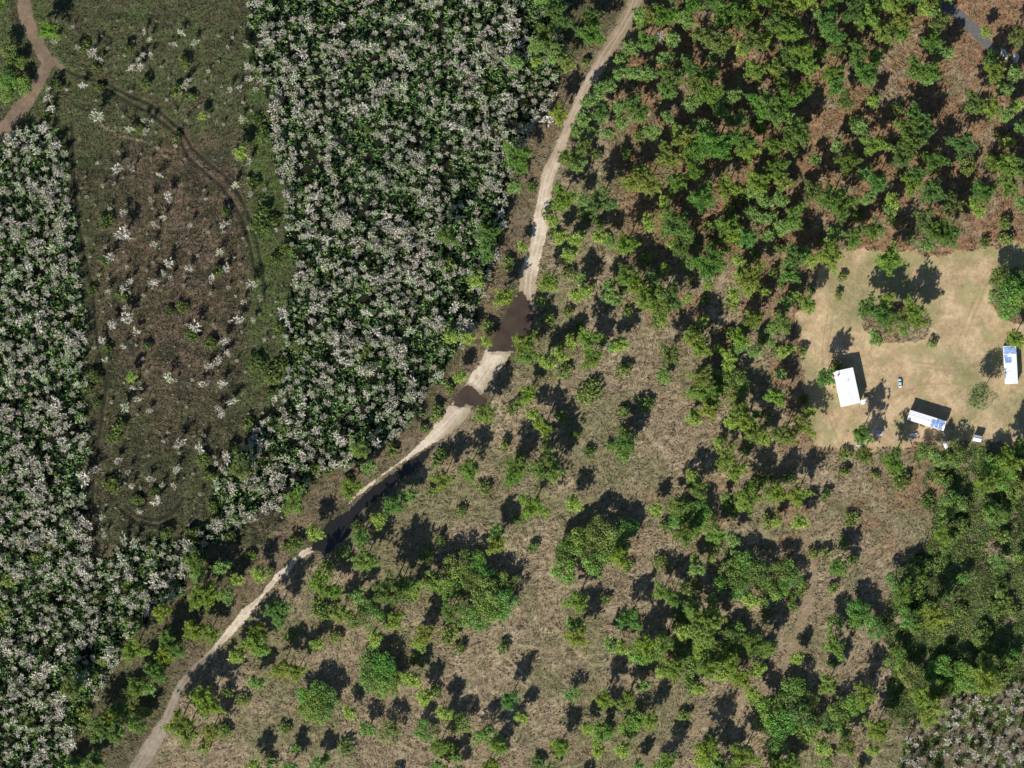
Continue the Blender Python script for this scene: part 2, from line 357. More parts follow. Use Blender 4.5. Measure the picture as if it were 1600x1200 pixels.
# ------------------------------------------------------------------ trees, shrubs, snags: prototypes
def var(n, base, rng, amt=.25, k=3):
    """per-face colour variation"""
    c = np.asarray(base)[None] * (1 + amt * rng.uniform(-1, 1, (n, 1))) * (1 + .12 * rng.uniform(-1, 1, (n, 3)))
    return np.repeat(c, k, 0)

def pine_mesh(R, h, seed):
    rng = np.random.default_rng(seed); nb = int(26 + R * 6); P = []; D = []; 
    br_o = []; br_d = []; br_l = []
    lob = rng.uniform(0, 6.28, 3); la = rng.uniform(.08, .25, 3)
    for i in range(nb):
        f = (i + rng.random()) / nb; z = h * (.60 + .38 * f)
        prof = math.sin(math.pi * min(1, (.22 + .78 * (1 - f)) ** .8) * .62) ** .7 if f < 1 else .1
        a = i * 2.399 + rng.normal(0, .35)
        l = R * max(.12, prof) * (1 + sum(la[k] * math.sin((k + 2) * a + lob[k]) for k in range(3))) * rng.uniform(.75, 1.1)
        up = rng.uniform(.05, .35) + .5 * f; d = np.array([math.cos(a), math.sin(a), up]); d /= np.linalg.norm(d)
        br_o.append((0, 0, z)); br_d.append(d); br_l.append(l)
        nt_ = max(2, int(l * 1.25))
        for k in range(nt_):
            t = l * (.32 + .68 * (k + rng.random() * .8) / nt_); side = rng.normal(0, .22 * R ** .5, 3) * (.5 + .5 * t / max(R, 1)); side[2] *= .4
            P.append(np.array([0, 0, z]) + d * t + side); D.append(d)
    P = np.array(P); D = np.array(D); m = 24
    o = np.repeat(P, m, 0); dd = unit(np.repeat(D, m, 0) * .35 + unit(rng.normal(size=(len(o), 3))) + np.array([0, 0, .35]))
    V = blades(o, dd, rng.uniform(.7, 1.15, len(o)), rng.uniform(.2, .34, len(o)), rng)
    cl = np.repeat(rng.uniform(.8, 1.2, len(P)), m); yel = np.repeat(rng.random(len(P)), m)[:, None]
    base = np.array([.26, .385, .115]) * (1 - yel * .5) + np.array([.35, .46, .125]) * yel * .5
    C = base * cl[:, None] * rng.uniform(.8, 1.2, (len(o), 1)); C = np.repeat(C, 3, 0)
    # branches as slim bars (bark coloured)
    bo = np.array(br_o, float); bd = np.array(br_d); bl = np.array(br_l)
    V2 = blades(bo, bd, bl * .95, .16, rng); C2 = np.tile((.11, .07, .045), (len(V2), 1))
    return tri_mesh('pine_crown', np.concatenate([V, V2]), np.concatenate([C, C2]), M_LEAF)

def trunk_mesh(h, r, seed, bend=.3):
    rng = np.random.default_rng(seed); n = 8; rings = 5; V = []; ox = oy = 0
    R = []
    for i in range(rings):
        f = i / (rings - 1); rr = r * (1.25 if i == 0 else 1) * (1 - .75 * f); a = np.linspace(0, 2 * np.pi, n, endpoint=False)
        R.append(np.stack([ox + rr * np.cos(a), oy + rr * np.sin(a), np.full(n, h * f)], -1)); ox += rng.normal(0, bend * .3); oy += rng.normal(0, bend * .3)
    for i in range(rings - 1):
        for k in range(n):
            a, b, c, d = R[i][k], R[i][(k + 1) % n], R[i + 1][(k + 1) % n], R[i + 1][k]; V += [a, b, c, d]
    return tri_mesh('trunk', np.array(V), None, M_BARK, 4)

def broad_mesh(R, h, seed, low=False, open_=0.0):
    """clumped crown: leaf sprays on the shells of many uneven clumps"""
    rng = np.random.default_rng(seed); nc = int(5 + R * 4.2); C0 = []; RR = []
    zb = h * (.12 if low else .42)
    for i in range(nc):
        a = rng.uniform(0, 6.28); q = math.sqrt(rng.random()) * .82; ph = (1 - q * q) ** .5
        C0.append((R * q * math.cos(a), R * q * math.sin(a), zb + (h - zb) * (.25 + .55 * ph) * rng.uniform(.75, 1.08))); RR.append(R * rng.uniform(.17, .34) + .25)
    C0 = np.array(C0); RR = np.array(RR); P = []; N = []; cc = []
    for c, r in zip(C0, RR):
        n = int(15 + 17 * r * r * (1 - open_)); d = unit(rng.normal(size=(n, 3))); d[:, 2] = np.abs(d[:, 2]) * 1.0 - .25; d = unit(d)
        P.append(c + d * r * rng.uniform(.6, 1.08, (n, 1)) * np.array([1, 1, .75])); N.append(d * .6 + rng.normal(0, .55, (n, 3)) + np.array([0, 0, .25])); cc.append(np.full(n, rng.uniform(.72, 1.25)))
    P = np.concatenate(P); N = np.concatenate(N); cc = np.concatenate(cc); s = rng.uniform(.45, .85, len(P)) * (1 if R > 2.4 else .75)
    V = leaves(P, N, s, rng); C = np.array([.20, .305, .095]) * (cc * rng.uniform(.75, 1.25, len(P)))[:, None] * (1 + .15 * rng.uniform(-1, 1, (len(P), 3))); C = np.repeat(C, 6, 0)
    o = np.tile((0, 0, zb * .6), (nc, 1)); d = C0 - o; V2 = blades(o, unit(d), np.linalg.norm(d, axis=1), .2, rng); C2 = np.tile((.12, .09, .065), (len(V2), 1))
    return tri_mesh('leaf_crown', np.concatenate([V, V2]), np.concatenate([C, C2]), M_LEAF)

def snag_tris(R, h, seed):
    """leafless swamp tree: pale forking branches and twigs"""
    rng = np.random.default_rng(seed); nb = 17; a = np.arange(nb) * 2.4 + rng.normal(0, .5, nb); el = rng.uniform(.1, 1.2, nb)
    lob = .5 + .7 * rng.random(nb) ** 1.5; d = np.stack([np.cos(a) * np.cos(el), np.sin(a) * np.cos(el), np.sin(el)], -1)
    z0 = h * rng.uniform(.45, .8, nb); o = np.stack([np.zeros(nb), np.zeros(nb), z0], -1); L = R * lob
    V = [blades(o, d, L * 1.05, .34, rng)]
    nq = 34; qa = rng.uniform(0, 6.28, nq); ph = rng.uniform(0, 6.28, 3); qr = R * .62 * np.sqrt(rng.random(nq)) * (1 + .3 * np.sin(qa + ph[0]) + .22 * np.sin(2 * qa + ph[1]) + .18 * np.sin(4 * qa + ph[2])); qz = h * .78 + R * .5 * np.sqrt(np.maximum(0, 1 - (qr / R) ** 2)) + rng.normal(0, .15, nq)
    qo = np.stack([qr * np.cos(qa), qr * np.sin(qa), qz], -1); qd = unit(np.stack([np.cos(qa), np.sin(qa), rng.uniform(-.2, .9, nq)], -1) + rng.normal(0, .5, (nq, 3))); V.append(blades(qo, qd, R * rng.uniform(.2, .45, nq), rng.uniform(.22, .42, nq), rng))
    k = 9; oo = np.repeat(o, k, 0) + np.repeat(d, k, 0) * (np.repeat(L, k) * rng.uniform(.2, .9, nb * k))[:, None]
    dd = unit(np.repeat(d, k, 0) * .6 + rng.normal(0, .55, (nb * k, 3)) + np.array([0, 0, .25])); V.append(blades(oo, dd, R * rng.uniform(.25, .55, nb * k), rng.uniform(.15, .30, nb * k), rng))
    V.append(blades(np.array([[0, 0, 0.]] * 3), unit(np.array([[.02, 0, 1], [0, .03, 1], [-.02, -.02, 1.]])), h * .95, .38, rng))
    V = np.concatenate(V); n = len(V) // 3; C = np.array([.53, .50, .42]) * rng.uniform(.72, 1.15, (n, 1)); C = np.repeat(C, 3, 0)
    return V, C

PINES = {}; BROADS = {}; BUSH = []; OPENB = broad_mesh(7.4, 7.5, 500, open_=.3)
for cls, R in enumerate((2.6, 3.9, 5.6)):
    h = 5.5 + 1.5 * R
    PINES[cls] = [(pine_mesh(R, h, 10 * cls + i), trunk_mesh(h * .97, .12 + .035 * R, 70 + 10 * cls + i)) for i in range(5)]
    hb = 3.0 + 1.0 * R
    BROADS[cls] = [(broad_mesh(R, hb, 200 + 10 * cls + i), trunk_mesh(hb * .6, .14 + .03 * R, 270 + 10 * cls + i)) for i in range(4)]
CLS_R = (2.6, 3.9, 5.6)
BUSH = [broad_mesh(1.7, 1.9, 300 + i, low=True) for i in range(6)]
SNAGS = [snag_tris(1.9, 5.2, 400 + i) for i in range(14)]
SNAG_M = [tri_mesh('bare_tree', V, C, M_TWIG) for V, C in SNAGS]

# ------------------------------------------------------------------ survey of what stands where; tile origin, then x y r in units of 2 px
TILES = {
(0,40): "d5 20 7 d12 28 8 d5 42 8 d17 45 7 d6 56 7 d20 50 5 y38 4 8 b65 16 5 b75 33 4 b99 17 5 b45 46 5 b38 69 5 b50 97 4 b78 49 4 b138 52 6 b115 45 5 b148 55 5 y158 71 3 b110 80 5 b137 88 5 b82 75 3 b145 28 5 c43 13 3 c73 21 5 c79 27 3 c61 17 3 c113 5 3 c117 11 3 c142 6 4 c152 14 4 c112 23 3 c118 23 3 c108 27 3 c144 28 3 c103 33 4 c110 33 4 c137 15 3 c148 43 3 c144 48 4 c65 47 4 c38 50 3 c37 57 4 c40 65 4 c77 71 7 c119 75 3 c113 74 3 c102 81 4 c114 83 4 c137 87 4 c21 83 4 c34 81 5 c35 77 3 c12 92 5 c24 93 4 c45 94 5 c92 112 5 c104 113 3 c125 117 3",
(320,40): "b47 20 5 b67 50 5 b42 38 6 b54 73 5 b41 74 4 b47 85 7 y28 100 5 y47 84 5 b68 105 6 b128 80 4 c20 50 3 c27 48 3 c29 73 4 c34 32 4 c35 42 4 c56 80 5 c54 64 7 c35 106 4 c40 50 3 c33 16 3",
(640,40): "p142 7 9 p105 7 8 p98 16 6 p108 15 7 b40 5 5 p82 29 6 y123 29 7 p114 24 6 b137 29 4 y99 28 4 b63 48 4 y117 69 7 p84 103 10 b57 84 4 p140 59 6 p150 69 7 p136 73 6 p130 84 5 p135 95 7 p124 104 7 p132 108 6 p155 84 5 b145 101 5 p148 52 6 b155 37 4 p142 82 5 p155 47 6 c98 70 6 c107 74 6 c92 80 5 c86 89 4 c78 93 5",
(960,40): "p25 13 7 p12 18 6 p45 11 6 p40 26 6 p5 27 5 p5 37 6 p16 37 6 p26 38 6 p43 41 9 p42 51 7 p59 33 7 p62 44 7 p68 7 7 p82 13 10 p76 25 4 y100 18 6 p108 12 9 y118 10 5 y110 35 8 y126 34 7 y137 5 9 p137 25 9 y148 20 7 y152 32 7 p76 37 6 p73 52 9 p60 61 6 p93 55 6 p82 56 5 p83 67 6 p67 78 6 p90 75 5 p4 64 6 p15 62 7 p20 69 7 p41 72 5 p29 83 6 p5 76 5 y49 84 6 y55 89 7 p64 97 10 p80 93 12 p76 99 9 y42 103 9 p62 114 7 p101 91 8 y105 98 7 p115 61 9 p124 65 11 p133 60 9 p132 48 7 p148 49 7 p139 76 6 p145 84 8 p138 90 8 p125 94 7 d112 80 6 p98 74 6 p127 111 8 p157 105 4 b20 86 5 b8 101 5 y25 118 8 p112 117 5 p130 118 5 p21 113 5 c35 9 6",
(1280,40): "p12 7 7 y50 6 7 y64 5 8 p5 4 5 p14 18 7 p30 20 8 y44 24 6 p37 37 9 p10 38 7 p13 47 7 p20 59 7 y42 59 5 p88 12 8 p99 21 6 p77 34 9 p88 36 7 p82 41 6 b60 65 5 p75 70 7 p122 61 9 y137 36 8 p152 38 6 p144 50 6 y135 65 7 p146 69 6 y154 62 5 p32 80 6 y43 93 9 p14 94 5 p22 107 8 p70 80 9 p83 82 8 p70 93 9 p65 103 8 p90 106 8 p112 92 9 p76 116 7 d116 110 7 d111 105 5 b139 85 4 y147 91 5 p137 108 7 y148 110 9 p158 110 8 p157 80 5 d136 22 4 p155 8 7 y130 5 4 d133 28 5 p36 115 6 b28 75 5 p2 22 4",
(0,280): "b83 63 5 b59 112 4 b72 87 4 b83 33 6 b95 90 5 b142 100 5 b133 104 4 c97 26 4 c98 43 8 c87 61 5 c132 13 5 c118 16 3 c128 30 3 c120 35 3 c149 36 3 c120 51 4 c132 66 5 c148 70 4 c128 74 3 c120 81 5 c102 80 4 c134 77 3 c96 86 4 c85 88 3 c98 100 3 c100 108 6 c88 114 5 c107 119 4 c153 116 6",
(320,280): "c24 5 4 c36 12 3 c15 36 4 c12 57 4 c17 70 4 c6 77 4 c37 82 5 c44 93 3 c30 96 3 c27 110 5 c38 110 3 c62 105 7 c65 113 3 b37 4 6 b15 26 5 b45 27 8 b46 37 8 b10 72 5 b53 34 6 b64 54 5 b55 63 5 b113 54 4 b72 80 5 b56 116 6 b132 83 5 b87 30 5",
(640,280): "p29 44 7 p61 43 8 p61 58 7 p82 6 5 y120 15 9 p149 18 11 b137 27 6 b148 35 5 y130 47 6 b113 42 5 p156 48 5 b76 67 6 y52 79 6 y74 92 7 y88 53 4 y109 81 7 b124 74 5 y135 88 6 b143 84 4 p156 83 5 p157 92 6 b29 68 7 b60 117 6 b124 104 4 b133 117 5 b95 7 4 b16 91 4 b101 96 5 b158 70 3",
(960,280): "y14 2 8 y27 3 9 p49 2 7 y39 19 5 p69 15 9 y88 7 9 p107 9 6 y115 8 5 p117 17 6 p129 16 6 p117 30 6 p107 26 5 y140 30 8 p132 37 6 y26 34 6 y42 33 8 p48 36 10 b73 36 6 y88 37 8 y92 43 7 p104 46 7 p120 44 5 p52 51 9 b62 50 5 y9 51 9 b22 62 7 p78 61 8 p72 68 10 d66 70 8 y97 64 5 b110 60 5 b128 54 5 p140 62 9 p137 75 7 p148 58 6 y107 77 9 p112 79 6 y98 76 5 b124 73 5 y10 75 9 y18 84 8 y25 93 9 y35 99 12 p44 93 9 p33 90 9 b93 90 5 b33 111 5 p108 110 7 p131 112 7 y151 98 7 p135 96 5 b60 118 5 b97 119 5 p155 10 8 y112 2 8 y132 2 7 b154 86 4 p2 95 4 b10 105 5 b130 82 4 b70 94 4",
(1280,280): "p10 15 10 p17 20 10 p38 15 5 p45 3 7 y57 17 6 p55 25 5 y72 3 8 p88 10 9 p104 20 8 y121 20 5 y125 25 5 b30 29 6 p27 46 7 p42 40 7 b57 32 5 b5 50 6 p12 42 6 y8 60 9 p83 33 9 p90 40 9 p101 43 9 d86 50 7 d72 46 5 b146 34 6 b145 45 6 p158 18 6 b129 50 4 y55 63 9 y52 95 6 p38 100 8 p48 106 8 p60 108 7 y73 103 8 y77 110 8 b16 90 4 b18 77 4 d142 78 9 d150 85 10 d156 92 10 d142 90 9 d147 100 9 d157 80 9 p128 10 8 p148 5 7 d56 114 6 d66 117 5",
(0,520): "b83 12 5 y103 34 4 b68 44 5 b115 11 4 b150 4 6 b158 98 6 b86 55 3 b76 55 4 b149 26 3 b93 74 7 b88 82 5 b73 32 7 c97 11 3 c80 6 4 c74 12 2 c132 35 5 c104 43 3 c108 52 4 c98 58 5 c117 61 3 c140 87 6 c156 90 5 c138 107 4 c117 114 4 c92 100 4 c75 107 4 c100 109 3 c158 40 4 c69 43 3 c127 119 3 c66 113 7 c83 21 3",
(320,520): "c11 22 5 c3 26 4 c14 40 5 c22 54 5 c11 59 4 c13 64 4 c35 69 4 c48 68 4 c41 76 4 c39 81 4 c15 7 5 c0 41 3 c60 47 4 c55 52 4 c62 53 3 c66 69 4 c63 98 5 c60 113 5 c18 16 4 b40 24 7 b33 71 6 b124 13 7 b62 27 8 b72 9 7 b54 33 8 b50 47 4 b62 73 5 p28 106 8 b42 104 7 b85 105 9 y121 91 7 p128 105 6 b22 91 5 b54 70 5 b146 93 6 b110 116 6 b3 111 5 b56 97 6 b5 10 6",
(640,520): "y90 8 9 y45 4 5 y32 3 5 y60 7 4 y140 5 8 y157 10 4 y40 34 5 b31 42 4 y59 63 9 y93 48 7 y107 23 6 b121 30 6 y92 18 8 y117 17 6 y142 20 8 b86 57 6 y97 64 5 b118 66 6 y105 74 7 b143 45 7 b137 50 7 b20 102 5 b25 96 5 y46 107 8 b27 112 6 p83 106 9 b86 98 5 p105 105 11 y112 108 7 b141 94 5 b107 90 5 b20 65 5 b12 75 4 b32 45 4 b31 53 3 b79 59 4 b73 88 5 b129 78 4 b157 88 4 b159 112 3 b20 60 5",
(960,520): "y5 9 6 p43 17 8 y60 4 7 y67 12 7 y98 5 7 b97 11 5 b117 6 6 b127 15 5 d40 33 7 b25 55 6 y68 35 9 y68 45 9 p75 52 9 y74 60 7 d85 35 8 d92 35 9 d98 42 8 d92 50 8 p97 60 7 y102 70 7 y110 78 8 y126 50 7 y147 73 8 y132 80 9 b90 66 5 y88 97 9 y95 108 7 b6 60 5 b7 75 5 p8 85 8 y7 94 7 b6 28 7 b62 117 5 b120 115 5 b84 84 4 b110 118 6 b2 110 3 b120 65 4",
(1280,520): "p5 35 7 b12 26 6 b34 25 3 p33 80 7 p44 4 6 y153 5 7 b88 8 4 p35 95 8 p58 100 9 b62 115 8 d83 93 8 p92 98 6 d105 95 10 d135 105 10 y148 100 10 p158 88 7 b20 95 5 b20 110 5 b43 112 4",
(0,740): "b52 35 4 b27 64 6 b88 9 7 b121 15 4 b108 22 5 c123 21 5 c127 9 3 c117 3 4 c109 30 3 c80 34 3 c97 52 5 c82 48 3 c103 10 3 c136 10 3 c96 67 6 c70 68 5 b148 47 7 b130 46 6 b120 59 5 p152 70 8 p154 78 6 y155 96 9 y126 108 7 b134 86 6 b99 84 5 b109 94 6 b75 98 6 b8 82 7 b42 56 5 b65 61 5 b40 105 5 b158 64 5",
(320,740): "y70 22 9 y114 12 8 y86 46 6 b72 52 7 b66 58 5 b36 64 4 y42 78 6 b50 77 4 y25 83 5 p13 73 6 y4 95 9 p17 95 6 y136 36 6 p147 25 8 p157 17 5 p122 50 7 b108 62 6 y125 68 9 b95 73 6 y90 85 9 p100 92 7 p145 92 12 p152 88 10 p120 96 6 p104 110 6 b60 108 6 b52 106 5 b88 105 6 d130 110 10 y148 112 6 b79 109 4 b33 10 4 b18 9 4 b42 5 5 b85 3 5 b103 30 3 b25 20 4 b20 50 5 b5 27 5 b66 88 4 b120 42 5",
(640,740): "y26 5 8 b17 13 5 b48 2 5 p81 2 8 y108 1 8 p1 18 5 b58 12 6 y96 26 10 y128 23 6 b40 30 5 b84 36 5 b57 36 4 p68 46 6 y68 56 7 b95 57 5 b12 66 6 d135 50 10 d150 45 12 d155 58 12 d125 62 11 d140 62 11 d120 75 10 d145 70 10 d128 52 8 d37 70 10 d50 68 9 d60 80 9 d75 85 10 d60 95 12 d75 98 10 d62 105 11 d50 85 10 d30 92 9 d45 110 10 d55 113 9 p32 108 8 d70 108 9 y18 85 7 y3 93 5 d20 80 7 y130 100 9 b153 97 5 b24 52 5 d35 80 9 p128 117 6",
(960,740): "d6 45 9 d4 55 8 d12 42 7 y4 65 7 b10 72 5 y32 28 5 p66 13 7 p50 25 8 d60 30 8 d68 27 8 d60 38 9 d72 38 8 d50 35 8 b40 40 5 p55 48 8 b62 46 6 y105 18 10 b90 25 6 b92 30 5 y127 15 8 y143 17 8 y127 38 4 y145 38 6 b118 38 6 y80 48 7 p92 51 6 b78 58 5 b36 70 6 p65 74 6 b50 80 4 b60 88 7 y38 93 8 p45 97 7 d105 72 10 d112 78 10 d95 82 9 d130 75 9 d140 82 8 d100 90 9 d95 70 7 d120 92 10 d130 90 8 y107 99 6 y122 97 7 d88 75 7 b139 105 5 b138 55 4 b123 53 4 p12 114 8 y65 113 10 y75 112 9 p60 105 7 b155 63 5 b145 93 5 b104 110 4 b52 112 7 b97 1 5 d82 87 7",
(1280,740): "y60 10 8 b25 35 6 b84 22 6 b60 3 8 b43 20 4 b20 53 6 p15 73 7 b25 68 5 b5 62 5 b12 90 5 d60 82 8 p65 93 8 d70 80 8 b78 70 6 b85 72 6 b95 70 6 d105 22 9 d100 28 8 y130 8 9 d145 5 9 b112 40 6 y97 48 7 d140 33 8 b148 25 6 b130 30 6 d155 12 8 y92 108 9 d70 112 8 d30 105 8 d38 112 7 b5 17 5 b133 106 4",
(0,920): "y155 5 9 y126 19 7 y152 33 8 y105 48 9 y108 52 8 p130 40 7 y128 53 8 p137 48 7 p122 65 8 p108 76 8 p115 77 6 p55 77 8 p62 74 5 y98 92 8 p100 86 6 b66 97 6 y85 100 8 p108 107 7 b116 98 5 y140 105 10 y145 112 9 y155 85 7 p158 92 7 b75 113 7 b78 90 4 b5 18 6 b80 57 5 b75 8 5 b40 17 5 b99 3 5 b9 84 4 b8 93 4 b45 102 4 b20 100 6 b60 63 5 b100 26 5 b78 36 4 b30 73 5 b60 110 6 b70 67 6 b25 110 6",
(320,920): "p57 18 9 p42 33 7 y37 43 8 y43 46 7 y25 53 6 b16 55 4 y2 10 9 y3 35 8 b88 15 7 b95 18 7 y106 20 7 d118 22 9 y148 25 7 y133 38 6 y88 43 5 b102 38 5 b66 36 5 y60 63 7 y72 65 7 p40 73 6 b30 87 5 b18 82 5 y3 90 9 b55 85 4 b62 109 5 d80 85 9 d90 80 9 d97 85 9 d82 95 9 d92 95 9 d87 88 9 b88 100 6 d130 60 9 d140 60 10 d128 70 9 d138 72 10 d148 70 8 d145 78 8 d130 52 7 d135 80 7 y113 97 5 b112 63 4 d128 108 7 d145 112 9 y5 112 8 b15 112 6 y158 70 5",
(640,920): "b31 35 8 y12 35 8 y8 42 6 b39 47 5 b54 52 3 b72 45 6 b97 46 4 b83 58 2 b105 56 4 b107 33 4 y131 37 8 b147 51 4 p157 43 6 b5 55 5 y3 71 6 y12 84 6 b20 80 5 b3 95 4 y28 97 6 p78 87 7 y88 100 5 d127 82 6 y152 87 7 y138 109 5 y150 112 8 d13 110 9 d40 105 9 d60 115 10",
(960,920): "p12 26 8 y5 45 6 d62 30 9 y68 28 11 y72 35 9 y52 33 6 d95 33 7 d90 38 8 y25 45 9 d20 50 10 d30 50 8 y38 43 7 d50 45 9 d60 50 9 d70 50 9 d55 60 9 y45 62 9 y38 63 6 d65 60 8 d80 50 9 d90 48 8 y75 62 8 d85 60 9 y92 58 8 b60 74 7 p110 43 9 p118 47 7 y100 70 8 y112 62 6 y108 83 6 y142 54 5 y10 88 7 p23 75 5 b55 100 5 y28 103 7 d12 108 8 d18 102 7 d122 95 11 d135 90 11 d130 105 11 d145 100 11 d150 88 9 d118 105 9 d140 78 9 d150 110 9 y117 88 5 b122 70 4 b104 20 3",
(1280,920): "y12 45 9 d12 28 7 d30 22 9 d45 32 8 y90 22 10 d75 20 8 b70 44 4 d60 55 9 y35 82 8 d30 90 9 d15 95 9 d5 105 8 d20 108 9 y7 75 7 y45 110 9 y80 85 9 y88 92 9 y85 100 8 d70 68 9 d90 65 9 d100 60 9 d112 65 9 d105 75 9 d95 78 9 d120 72 9 y130 72 10 y135 68 8 b142 70 6 d130 60 8 d148 58 6 b133 35 5 b133 17 4 b10 57 5",
}
ITEMS = []                                   # (kind, px, py, r_px)
for (ox, oy), s in TILES.items():
    tok = s.replace('\n', ' ').split()
    for i in range(0, len(tok) - 2, 3):
        k = tok[i][0]; ITEMS.append([k, ox + 2 * float(tok[i][1:]), oy + 2 * float(tok[i + 1]), 2 * float(tok[i + 2])])
# the overlap between the two bottom tile rows was surveyed once; the strips beyond the photo's top and bottom edge go on as woodland
rs = random.Random(5)
for _ in range(60):
    ITEMS.append([rs.choice('ppyp'), rs.uniform(985, 1480), rs.uniform(-14, 36), rs.uniform(10, 18)])
for _ in range(22):
    ITEMS.append([rs.choice('pyd'), rs.uniform(1000, 1390), rs.uniform(1165, 1212), rs.uniform(10, 18)])
for _ in range(26):
    ITEMS.append([rs.choice('pyb'), rs.uniform(265, 1000), rs.uniform(1165, 1212), rs.uniform(7, 15)])
for _ in range(4):
    ITEMS.append(['d', rs.uniform(-14, 4), rs.uniform(-10, 50), rs.uniform(9, 12)])
for _ in range(10):
    ITEMS.append(['p', rs.uniform(840, 930), rs.uniform(-10, 38), rs.uniform(9, 15)])
for _ in range(70):
    a_, b_ = rs.uniform(1400, 1610), rs.uniform(700, 1070)
    if inpoly(np.array([a_]), np.array([b_]), MEADOW)[0]: ITEMS.append([rs.choice('bbbd'), a_, b_, rs.uniform(7, 14)])
for _ in range(200):
    a_, b_ = rs.uniform(850, 1275), rs.uniform(300, 1100)
    if (a_ < 1290 and (b_ < 560 or a_ > 1080)): ITEMS.append([rs.choice('pyyb'), a_, b_, rs.uniform(6, 11)])
for _ in range(22):
    a_ = rs.uniform(0, 1); ITEMS.append([rs.choice('pypd'), 240 - 95 * a_ + rs.uniform(-45, 0), 1085 + 120 * a_ + rs.uniform(-10, 10), rs.uniform(10, 17)])
# drop near-duplicates
keep = []
for it in sorted(ITEMS, key=lambda t: -t[3]):
    if all((it[1] - o[1]) ** 2 + (it[2] - o[2]) ** 2 > (.36 * (it[3] + o[3])) ** 2 for o in keep): keep.append(it)
ITEMS = keep

LAND = [((803,510),'the large brown pool'),((735,620),'the small dark puddle'),((525,830),'the long track puddle'),((1323,604),'the big white house'),
 ((1448,656),'the slanting trailer home'),((1579,570),'the upright trailer home'),((1526,685),'the small white shed'),((1406,598),'the pale blue car'),
 ((72,98),'the brown path fork'),((960,60),"the track's top end"),((848,310),"the track's northern bend"),((400,940),"the track's white bend"),((250,1150),"the track's bottom end"),
 ((1530,60),'the paved road corner'),((1578,88),'the pale sand piles'),((270,400),'the brown clearing centre'),((725,930),'the biggest dark thicket'),((490,1095),'the round dark thicket'),
 ((910,860),'the middle thicket'),((1060,1010),'the tangled lower thicket'),((1340,1130),'the bottom right thicket'),((1400,500),"the yard's tree island"),((1245,480),"the yard's left corner"),
 ((1100,110),'the upper pinewood centre'),((1110,400),'the middle pinewood centre'),((1150,800),'the lone yellow tree'),((1060,650),'the bare tan field'),((830,1060),'the tan wheel rut field'),((140,640),'the left grey stand'),((560,350),'the central grey stand'),
 ((1300,250),'the right pinewood centre'),((1400,800),'the tan slope'),((1520,880),'the green meadow'),((630,1060),'the broad bottom thicket')]
USED = set()
def where(px, py):
    c = sorted(LAND, key=lambda l: math.hypot(l[0][0] - px, l[0][1] - py))
    res = []
    for (lx, ly), nm in c[:16]:
        dx, dy = px - lx, ly - py; d = math.hypot(dx, dy) * S; a = math.degrees(math.atan2(dy, dx)) % 360
        dn = ['right of', 'upper right of', 'above', 'upper left of', 'left of', 'lower left of', 'below', 'lower right of'][int((a + 22.5) // 45) % 8]
        q = 'right beside' if d < 5 else 'just ' + dn if d < 14 else 'somewhat ' + dn if d < 28 else 'well ' + dn if d < 50 else 'far ' + dn if d < 90 else 'very far ' + dn
        res.append(q + ' ' + nm)
    return res
def ulabel(desc, px, py, strict=True):
    for w in where(px, py):
        l = desc + ' ' + w
        if l not in USED: USED.add(l); return l
    return desc + ' ' + where(px, py)[0]

def sizeword(r): return 'huge' if r >= 20 else 'large' if r >= 16 else 'middling' if r >= 12 else 'small' if r >= 9 else 'tiny'

def base_xy(px, py, hc):
    x, y = W(px, py); f = (H - hc) / H; return x * f, y * f

def place_tree(kind, px, py, r):
    rm = r * S; rr = random
    if kind in 'py':
        cls = 0 if rm < 3.2 else 1 if rm < 4.7 else 2; me, tk = rr.choice(PINES[cls]); s = rm / CLS_R[cls] * rr.uniform(1.0, 1.16) * (1.05 if px > 950 and py < 430 else 1); sz = (s * rr.uniform(.9, 1.1)); h = (5.5 + 1.5 * CLS_R[cls]) * sz
        nm, cat, grp = 'pine_tree', 'pine tree', 'pines standing across the scrubland'
        if kind == 'y': col = (rr.uniform(1.05, 1.35), rr.uniform(1.02, 1.2), rr.uniform(.7, 1.0)); w = 'yellow-green pine'
        else: col = (rr.uniform(.7, 1.0), rr.uniform(.8, 1.0), rr.uniform(.65, .95)); w = 'mid-green pine'
    else:
        cls = 0 if rm < 3.2 else 1 if rm < 4.7 else 2; me, tk = rr.choice(BROADS[cls]); s = rm / CLS_R[cls] * rr.uniform(1.0, 1.15); sz = s * rr.uniform(.8, 1.15); h = (3.0 + CLS_R[cls]) * sz
        nm, cat, grp = 'broadleaf_tree', 'broadleaf tree', 'low broadleaf trees of the thickets'
        col = (rr.uniform(.85, 1.3), rr.uniform(.95, 1.3), rr.uniform(.8, 1.0)); w = 'dark green broadleaf tree' if col[1] < 1.1 else 'fresh green broadleaf tree'
    x, y = base_xy(px, py, h * .7)
    e = rr.choice((1, 1, 1.13)); shp = 'oblong ' if e > 1 else 'round '
    tone = 'bright ' if kind == 'y' and col[0] > 1.15 else ''
    t = empty(nm, (x, y, -.15), rr.uniform(0, 6.28)); tag(t, ulabel(sizeword(r) + ' ' + shp + tone + w, px, py), cat, grp)
    c = link('crown', me, t); c.scale = (s * e, s / e, sz); c.color = (*col, 1); k = link('trunk', tk, t); k.scale = (sz, sz, sz)
    return t

pines = sorted([i for i in ITEMS if i[0] in 'py'], key=lambda t: -t[3])
rest_pines = pines[300:]; pines = pines[:300]
for it in pines: place_tree(*it)
broads = sorted([i for i in ITEMS if i[0] == 'd'], key=lambda t: -t[3])[:300]
for it in broads: place_tree(*it)

